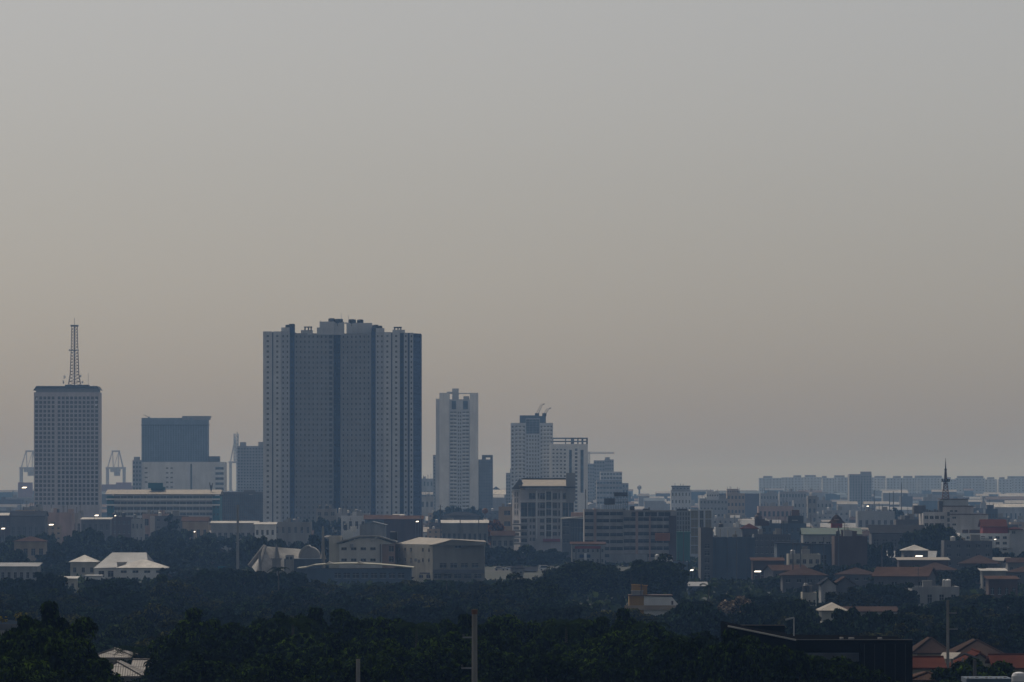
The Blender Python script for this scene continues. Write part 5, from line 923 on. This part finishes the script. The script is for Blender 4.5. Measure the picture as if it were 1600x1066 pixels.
def undergrowth():
    g = np.random.default_rng(9); n = 60000; d = 760 + 1950 * g.random(n) ** .75; px = g.uniform(-60, 1660, n); keep = ~((d > 2105) & (d < 2150)); d = d[keep]; px = px[keep]; n = len(d)
    px = np.where((d > 1880) & (d < 2220) & (px > 640) & (px < 1000), px + 380 * np.sign(px - 819), px); bump = np.where(d > 1800, .35, 1.0) * (1.6 + 1.3 * np.sin(px * d / 9000.) * np.sin(d * .05)); z = np.where(d < 1000, 11 * (1 - (d - 420) / 580), 0) + g.random(n) * np.clip(bump, .3, 3)
    pos = np.stack([(px - 800) / F * d, d, z], 1); nor = g.normal(size=(n, 3)) + np.array([0, -.3, .6]); nor /= np.linalg.norm(nor, axis=1)[:, None]
    a = np.cross(nor, g.normal(size=(n, 3))); a /= np.linalg.norm(a, axis=1)[:, None]; b = np.cross(nor, a); L = (.7 + g.random(n) * .9)[:, None]
    V = np.stack([pos - a * L, pos + b * L * .6, pos + a * L, pos - b * L * .6], 1).reshape(-1, 3)
    me = bpy.data.meshes.new('undergrowth'); me.vertices.add(4 * n); me.vertices.foreach_set('co', V.astype(np.float32).ravel()); me.loops.add(4 * n); me.loops.foreach_set('vertex_index', np.arange(4 * n, dtype=np.int32)); me.polygons.add(n); me.polygons.foreach_set('loop_start', np.arange(0, 4 * n, 4, dtype=np.int32))
    me.materials.append(LM2); me.update(calc_edges=True); leaf_tint(me, n, g); o = bpy.data.objects.new('undergrowth', me); COL.objects.link(o); tag(o, 'low dark scrub covering the ground between the trees', 'scrub', kind='stuff')
undergrowth()
for key, p in TREES.items():
    if key not in TUSED:
        for c in list(p.children): bpy.data.objects.remove(c)
        bpy.data.objects.remove(p)

# ================================================================== poles, wires, vehicles, fences
def pole(label, px, ytop, d, r, arms=(), mat='conc', group=None, name='utility_pole', base=None):
    zb = zg(d) if base is None else base; x = X(px, d); zt = Z(ytop, d); t = empty(name, label, 'pole', (x, d, zb), group)
    b = MB(); b.tube((x, d, zb - .5), (x, d, zt), r * 1.25, r, 10); b.part('shaft', mat, t)
    for y, w, side in arms:
        b = MB(); z = Z(y, d); x0, x1 = (x - w, x - r) if side < 0 else ((x - w / 2, x + w / 2) if side == 0 else (x + r, x + w)); b.box(x0, x1, d - r - .12, d - r - .01, z - .06, z + .06); arm = b.part('cross_arm', 'steel' if r < .3 else 'wsteel', t)
        for q in ((x0 + .08, x1 - .08) if side == 0 else ((x0 + .08,) if side < 0 else (x1 - .08,))):
            b = MB(); b.lathe(q, d - r - .07, [(.05, z + .06), (.09, z + .16), (.05, z + .28)], 6); b.part('insulator', 'dsteel', t, parent=arm)
    return t
def poles():
    t = pole('thick grey concrete pole rising in front of the leafy row', 741.5, 953, 450, .21, ((996, .95, -1), (1044, 1.05, -1)), 'conc', name='concrete_pole'); x = X(741.5, 450)
    b = MB(); b.tube((x, 450, Z(960, 450)), (x, 450, Z(952.6, 450)), .235, .235, 10); b.part('pole_cap', 'rust', t)
    pole('short grey pole end in the leafy row', 559.5, 1030, 455, .16, (), 'conc', name='concrete_pole')
    pole('thin pole with two short arms behind the tiled roofs', 1481, 938, 640, .15, ((958, 1.0, 1), (983, 1.1, 1)), 'conc'); pole('stout dark post carrying a tilted lamp arm by the red roofs', 1523, 1031, 560, .17, (), 'dgrey', name='lamp_post')
    pole('tall slim grey mast rising beside the church', 371.5, 789, 1870, .38, (), 'grey', name='flag_mast')
    for i, (px, y, d, lb) in enumerate(((688, 789, 2450, 'pole with boxes on top near the white roof strip'), (657, 806, 2480, 'thin pole at the corner of the red-brown warehouse'), (719, 812, 2420, 'thin pole in the middle of the white roof strip'), (748, 812, 2420, 'thin pole at the end of the white roof strip'), (1068, 821, 2000, 'thin dark pole before the mint green shed'), (1151, 845, 1850, 'thin pole before the slate-blue block'), (1239, 842, 1800, 'thin pole at the pale fronted workshop'), (1251, 846, 1790, 'second thin pole at the pale fronted workshop'), (1287, 840, 1800, 'thin pole between workshop and brown wall'), (1310, 822, 1850, 'thin pole before the tall brown wall'), (1267, 804, 2500, 'pole with a cross piece above the cluttered tenement'), (1346, 755, 4300, 'tall faint pole before the square grey tower'), (1366, 766, 3800, 'faint pole right of the square grey tower'), (1390, 770, 3800, 'short faint pole under the estate'), (1408.5, 755, 3900, 'tall dark pole under the estate'), (1396, 768, 4000, 'slender faint pole under the estate'), (915, 765, 2350, 'thin mast at the corner of the parking roof'), (1470, 858, 1850, 'thin pole before the big round tree'), (1378, 850, 1800, 'thin pole before the low grey office'))):
        pole(lb, px, y, d, .17 if d < 2600 else .3, ((y + 3, 2.0, 0),) if i in (0, 4, 6, 10) else (), 'dgrey')
    d = 2700; t = empty('tank_on_pole', 'round dark tank raised on a thin pole below the narrow dark tower', 'tank', (X(758, d), d, 0)); b = MB(); x = X(758, d); b.tube((x, d, 0), (x, d, Z(801, d)), .25, n=6); b.part('shaft', 'dgrey', t); b = MB(); zz = Z(799, d); b.lathe(x, d, [(.4, zz - 1.2), (1.3, zz - .6), (1.4, zz + .6), (.8, zz + 1.3), (.2, zz + 1.5)], 12); b.part('tank', 'rust', t)
    d = 6800; t = empty('water_tower', 'faint water tower on the horizon beyond the pale stepped hotel', 'tower', (X(999, d), d, 0)); x = X(999, d); b = MB(); b.tube((x, d, 0), (x, d, Z(765, d)), 1.2, .9, 8); b.part('stem', 'grey', t); b = MB(); zz = Z(764, d); b.lathe(x, d, [(1, zz - 1), (2.6, zz + .5), (2.6, zz + 3), (1, zz + 4.4)], 12); b.part('tank', 'grey', t)
    d = 4300; t = empty('chapel_spire', 'faint small spire under the estate near the teal-grey block', 'spire', (X(1536.5, d), d, 0)); x = X(1536.5, d); b = MB(); b.box(x - 2, x + 2, d - 2, d + 2, 0, Z(786, d)); b.lathe(x, d, [(1.7, Z(786, d)), (1.2, Z(783, d)), (.15, Z(776, d))], 6); b.part('spire', 'mid', t)
    # wires over the pale tin roofs
    for i, (x0, y0, x1, y1) in enumerate(((140, 1006, 300, 1042), (140, 1016, 300, 1030), (150, 1040, 290, 1034), (180, 1060, 300, 1020), (230, 1064, 262, 1020))):
        d = 500; b = MB(); n = 8; P = []
        for k in range(n + 1): q = k / n; P.append((X(x0 + (x1 - x0) * q, d + 6 * i), d + 6 * i, Z(y0 + (y1 - y0) * q + 5 * math.sin(math.pi * q), d + 6 * i)))
        for a, c in zip(P, P[1:]): b.tube(a, c, .018, n=4)
        b.thing('overhead_wire', 'black', 'thin black wire strung over the pale tin roofs', 'wire', 'wires over the pale tin roofs', loc=P[0])
poles()
def car(label, px, d, col, rot=0, van=False, ztop=None):
    x = X(px, d); t = empty('parked_van' if van else 'parked_car', label, 'van' if van else 'car', (x, d, .03)); t.rotation_euler = (0, 0, rot)
    L, h, c = (4.9, 1.95, 1.0) if van else (4.3, 1.45, .8)
    prof = [(-L / 2, .3), (L / 2, .3), (L / 2, .75), (L / 2 - .3, .9), (L / 2 - 1.1, 1.0), (L / 2 - 1.7, h), (-L / 2 + (.15 if van else .8), h), (-L / 2 + .05, 1.0 if not van else h * .7)]
    def pt(name, b, m):
        o = bpy.data.objects.new(name, b.mesh(name, m)); COL.objects.link(o); o.parent = t
    b = MB(); b.xprism(prof, -.85, .85); pt('body', b, W[col])
    b = MB(); b.poly([(-L / 2 + .5, -.86, 1.02), (L / 2 - 1.25, -.86, 1.02), (L / 2 - 1.75, -.86, h - .12), (-L / 2 + .9, -.86, h - .12)]); pt('side_window', b, W['glass'])
    b = MB(); b.poly([(L / 2 - 1.08, -.75, 1.05), (L / 2 - 1.08, .75, 1.05), (L / 2 - 1.66, .7, h - .06), (L / 2 - 1.66, -.7, h - .06)]); pt('windscreen', b, W['glass'])
    for sx in (-1, 1):
        for sy in (-.86, .7): b = MB(); b.tube((sx * L * .3, sy, .32), (sx * L * .3, sy + .18, .32), .32, n=12); pt('wheel', b, W['black'])
car('white van on the road by the guard house', 852, 2128, 'lamp', 0, True); car('silver car on the road beside the school hall', 781, 2126, 'wmetal', .1); car('white car on the road near the domed trees', 872, 2132, 'wsteel', math.pi); car('pale car following the silver car', 798, 2131, 'pale', 0)
def fence():
    d = 1920; t = empty('boundary_wall', 'long blue-grey boundary wall round the school field', 'wall', (X(330, d), d, 0)); n = 9
    for i in range(n): bp(t, 'wall_panel', 262 + i * 15.4, 262 + (i + 1) * 15.4 - .5, 893, 912, d, .3, 'bluew')
    for i in range(n + 1): bp(t, 'wall_post', 261.3 + i * 15.4, 262.1 + i * 15.4, 892, 912, d, .6, 'conc', -.15)
    bp(t, 'backboard', 340, 352, 885, 893, d, .3, 'teal', 2)
    for i, (a, c) in enumerate(((360, 385), (375, 400))): pass
fence()

def glint_panels():  # metal panels added for roof glints, tilted to reflect the sun at the camera
    m, nt, b = node_mat('glint_metal'); b.inputs['Base Color'].default_value = (.6, .58, .55, 1); b.inputs['Metallic'].default_value = .9; b.inputs['Roughness'].default_value = .5
    n = (sv + Vector((0, -1, 0))).normalized(); u = n.orthogonal(); u = Vector((0, 0, 1)).cross(n).normalized(); v = n.cross(u).normalized()
    for i, (px, py, d, w, dep, lb) in enumerate(((38, 762, 5200, 11, 6, 'added glint panel below the half-hidden port crane'), (151, 805.5, 2850, 5, 3, 'added glint panel over the dark workshop'), (80, 820, 2820, 6, 3, 'added glint panel under the tan blank wall'), (136, 829, 2600, 5, 3, 'added glint panel in the trees below the workshop'), (5, 826, 2600, 4, 3, 'added glint panel below the low dark shop row'), (180, 806, 2830, 2, 2, 'small added glint panel by the teal pylon'), (304, 831, 2480, 1.6, 2, 'small added glint panel among the trees below the teal office'), (1081, 891, 1880, 2.6, 2, 'added glint panel by the slate-blue block'), (1184, 893, 1750, 5, 2, 'added glint panel below the small lit-roofed shop'), (1356, 791, 3300, 3, 3, 'added glint panel before the square grey tower'), (1436, 869, 1920, 6, 2, 'added glint panel under the white pyramid roof'), (1555, 843, 2190, 2, 1.5, 'added glint panel on the white villa'), (274, 899, 1910, 2.4, 1.5, 'added glint panel by the school field wall'), (286, 912, 1890, 4, 1.5, 'added glint panel before the school field wall'), (131, 910, 1840, 2.4, 1.5, 'added glint panel by the plain white annex'), (652, 815, 2500, 3, 2, 'added glint panel by the red-brown warehouse'))):
        w *= .45; dep = .3 * dep; c = Vector((X(px, d), d, Z(py, d))); t = empty('glint_panel', lb, 'awning', (c.x, c.y, 0)); q = MB()
        P = [c - u * w / 2 - v * dep / 2, c + u * w / 2 - v * dep / 2, c + u * w / 2 + v * dep / 2, c - u * w / 2 + v * dep / 2]; q.poly(P); q.poly([p - n * .08 for p in P][::-1])
        for a, e in zip(P, P[1:] + P[:1]): q.poly([a, e, e - n * .08, a - n * .08])
        q.part('sheet', m, t)
        for p in (P[0], P[1]): q = MB(); q.tube((p.x, p.y + .1, -.2), (p.x, p.y + .1, p.z - .1), .09, n=5); q.part('post', 'steel', t)
glint_panels()

# ================================================================== foreground houses
def charcoal_house():
    d = 520; t = empty('charcoal_house', 'big charcoal-clad house with a sloping roof edge above the bushy trees', 'house', (X(1290, d), d + 12, zg(d))); z = lambda y: Z(y, d); zb = zg(d) - .5
    b = MB(); b.xprism([(X(1140, d), zb), (X(1424, d), zb), (X(1424, d), z(1004)), (X(1243, d), z(1001)), (X(1140, d), z(979))], d, d + 22); b.part('wall', 'black', t)
    b = MB(); e = .28; yb = d + 23
    b.poly([(X(1137, d), d - 1, z(977)), (X(1243, d), d - 1, z(998.6)), (X(1225, yb), yb, Z(988, yb)), (X(1137, yb), yb, Z(977, yb))]); b.poly([(X(1137, d), d - 1, z(977) - e), (X(1243, d), d - 1, z(998.6) - e), (X(1225, yb), yb, Z(988, yb) - e), (X(1137, yb), yb, Z(977, yb) - e)]); b.part('roof', 'black', t)
    b = MB(); b.tube((X(1136.5, d), d - 1.05, z(977) - .06), (X(1243, d), d - 1.05, z(998.8) - .06), .085, n=6); b.part('roof_edge_flashing', 'wmetal', t); b = MB(); b.tube((X(1137, yb), yb, Z(977, yb)), (X(1226, yb), yb, Z(977.4, yb)), .05, n=5); b.part('rear_flashing', 'tanroof', t)
    b = MB(); b.xprism([(X(1226, yb), Z(977.4, yb)), (X(1137, yb), Z(977, yb) - .01), (X(1226, yb), Z(990, yb))], yb - .3, yb - .05); b.part('rear_upstand', 'black', t)
    bp(t, 'parapet', 1243, 1425, 1000, 1016, d, .4, wall_mat('charcoal_fascia', (.005, .005, .006), .95, spec=0), -.45); bp(t, 'coping', 1243, 1425.5, 999.4, 1000, d, .5, 'dsteel', -.5); bp(t, 'stair_block', 1344, 1424.5, 1005, 1090, d, 21, 'black', -1.2); bp(t, 'louvre_panel', 1205, 1342, 1020, 1034, d, .2, 'bluew', -.4)
    for k in range(5): bp(t, 'cladding_joint', 1349 + k * 16, 1349.6 + k * 16, 1006, 1090, d, .05, 'dsteel', -1.26)
    for k in range(6): bp(t, 'louvre_slat', 1205, 1342, 1021 + k * 2.2, 1021.9 + k * 2.2, d, .14, 'dgrey', -.56)
    for a, c, y in ((1378, 1384, 999), (1318, 1323, 998.4), (1332, 1340, 999)): bp(t, 'roof_vent', a, c, y, 1001, d, 1.2, 'conc', 5)
    b = MB(); b.tube((X(1240, d), d + 16, Z(975, d)), (X(1254, d), d + 16, Z(971.5, d)), .09, n=5); b.tube((X(1254, d), d + 16, Z(971.5, d)), (X(1254, d), d + 16, z(1001)), .06, n=5); b.part('roof_pipe', 'wsteel', t)
charcoal_house()
def tiled(label, x0, x1, yr, ye, d, dep, rk, rm, wall='cream', n=3):
    ze, zr = Z(ye, d), Z(yr, d + dep / 2); t = empty('tiled_house', label, 'house', (X((x0 + x1) / 2, d), d + dep / 2, zg(d)))
    chunk(t, x0, d, x1, d, dep, ze, zg(d) - .4, wall, [dict(n=n, r=1, v=(ze - 2.2, ze - .3), wf=.5, hf=.7)], parapet=.05); ro = roof(t, rk, X(x0, d), X(x1, d), d, d + dep, ze, zr - ze, rm, wall, .8)
    xa, xb = X(x0, d), X(x1, d); b = MB(); zz = zr + .26
    if rk == 'gable': b.tube((xa - .8, d + dep / 2, zz), (xb + .8, d + dep / 2, zz), .14, n=6)
    elif rk == 'gabley': b.tube(((xa + xb) / 2, d - .8, zz), ((xa + xb) / 2, d + dep + .8, zz), .14, n=6)
    else:
        i = min(xb - xa + 1.6, dep + 1.6) / 2 * .98
        if xb - xa >= dep: b.tube((xa - .8 + i, d + dep / 2, zr + .05), (xb + .8 - i, d + dep / 2, zr + .05), .14, n=6); b.tube((xa - .8, d - .8, ze + .05), (xa - .8 + i, d + dep / 2, zr + .05), .12, n=5); b.tube((xb + .8, d - .8, ze + .05), (xb + .8 - i, d + dep / 2, zr + .05), .12, n=5)
        else: b.tube((xa - .8, d - .8, ze + .05), ((xa + xb) / 2, d - .8 + i, zr + .05), .12, n=5); b.tube((xb + .8, d - .8, ze + .05), ((xa + xb) / 2, d - .8 + i, zr + .05), .12, n=5)
    b.part('ridge_cap', rm, t, parent=ro); return t
def red_roofs():
    tiled('house with a weathered grey-brown hip roof behind the charcoal house', 1434, 1478, 996, 1020, 780, 10, 'hip', 'brownroof'); tiled('large house with a wide dark brown hip roof', 1492, 1566, 999, 1026, 760, 13, 'hip', 'brownroof')
    tiled('house with a long orange-red roof touching the charcoal house', 1412, 1468, 1030, 1046, 640, 9, 'gable', 'redroof'); tiled('house with a steep red gable facing out under the wide brown roof', 1500, 1562, 1020, 1046, 700, 11, 'gabley', 'redroof'); tiled('low red-roofed house with one long slope by the steep gable', 1560, 1625, 1026, 1046, 690, 11, 'gable', 'redroof')
    tiled('small house with a rusty hip roof under the orange-red one', 1432, 1470, 1050, 1062, 590, 8, 'hip', 'rustroof'); tiled('little white hip-roofed house among the red roofs', 1570, 1592, 1029, 1037, 720, 8, 'hip', 'wmetal')
    d = 670; t = empty('carport', 'open carport with a sunlit tan sheet roof by the thin pole', 'carport', (X(1487, d), d + 3, zg(d))); b = MB(); z = lambda y: Z(y, d)
    b.poly([(X(1465, d), d - 1, z(1029)), (X(1489, d), d - 1, z(1029)), (X(1507, d), d + 5, z(1021.5)), (X(1478, d), d + 5, z(1021.5))]); b.poly([(X(1465, d), d - 1, z(1029.8)), (X(1489, d), d - 1, z(1029.8)), (X(1507, d), d + 5, z(1022.2)), (X(1478, d), d + 5, z(1022.2))]); b.part('roof', 'tanroof', t)
    b = MB(); b.tube((X(1489, d), d - 1, z(1029.3)), (X(1506.5, d), d - 1, z(1021)), .14, n=5); b.tube((X(1506.5, d), d - 1, z(1021)), (X(1527, d), d - 1, z(1029)), .16, n=5); b.part('gable_beam', 'dgrey', t)
    for a in (1467, 1488, 1505): b = MB(); b.tube((X(a, d), d + .5, zg(d) - .3), (X(a, d), d + .5, z(1028)), .1, n=6); b.part('post', 'steel', t)
    d = 480; t = empty('water_tank', 'round white water tank behind a shrub by the blue-grey deck', 'tank', (X(1592, d), d, zg(d))); b = MB(); x = X(1592, d); zt = Z(1050, d); b.lathe(x, d, [(.62, zg(d)), (.62, zt - .35), (.5, zt - .1), (.15, zt)], 16); b.part('drum', 'lamp', t); b = MB(); b.lathe(x, d, [(.66, zt - .9), (.66, zt - .8)], 16); b.part('hoop', 'steel', t)
    d = 500; t = empty('roof_deck', 'flat blue-grey roof deck edge under the shrubs', 'building', (X(1545, d), d + 4, zg(d))); bp(t, 'slab', 1510, 1582, 1060.5, 1068, d, 6, 'bluew'); bp(t, 'wall', 1512, 1580, 1068, 1130, d, 5.5, 'grey', .3)
    for k in range(9): bp(t, 'rubble_block', 1512 + k * 7.4, 1515 + k * 7.4 + (k % 3), 1059 + (k % 2) * .6, 1060.6, d, .5, 'conc', .6 + (k % 3) * .7)
    # left
    d = 800; t = empty('planter_building', 'flat grey building with a dark parapet band and potted plants', 'building', (X(20, d), d + 8, zg(d))); z = lambda y: Z(y, d); chunk(t, -40, d, 56, d, 16, z(974), zg(d) - .4, 'bluew', [dict(u=(.1, .95), v=(z(1012), z(998)), n=5, r=1, wf=.6, hf=.5)], parapet=.5); bp(t, 'parapet_band', -40, 56.5, 975, 984, d, .3, 'dgrey', -.35); bp(t, 'ledge', -40, 57, 985, 994, d, .5, 'conc', -.55)
    tiled('house with a pale tin hip roof between the large trees', 150, 204, 1013, 1027, 720, 9, 'hip', 'tinroof'); tiled('house with a broad pale tin roof sloping under black wires', 150, 212, 1033, 1056, 640, 10, 'hip', 'tinroof'); tiled('house with a long low pale tin roof under black wires', 214, 296, 1034, 1051, 650, 9, 'gable', 'tinroof'); tiled('small house with a pale hip roof deeper in the trees', 186, 220, 991, 1001, 930, 9, 'hip', 'tinroof'); tiled('tiny roof corner gleaming deeper in the trees', 158, 172, 987, 993, 960, 7, 'shed', 'wmetal')
red_roofs()

# ================================================================== haze
def haze():
    m = bpy.data.materials.new('haze_air'); m.use_nodes = True; n = m.node_tree; n.nodes.remove(n.nodes['Principled BSDF']); pv = n.nodes.new('ShaderNodeVolumePrincipled')
    pv.inputs['Color'].default_value = (.29, .53, .95, 1); pv.inputs['Absorption Color'].default_value = (1, 1, 1, 1); pv.inputs['Density'].default_value = 1.05e-4; pv.inputs['Anisotropy'].default_value = 0.0
    n.links.new(pv.outputs[0], n.nodes['Material Output'].inputs['Volume'])
    b = MB(); b.box(-9500, 9500, -500, 40500, -3, 152); b.thing('haze', m, kind='stuff')
haze()
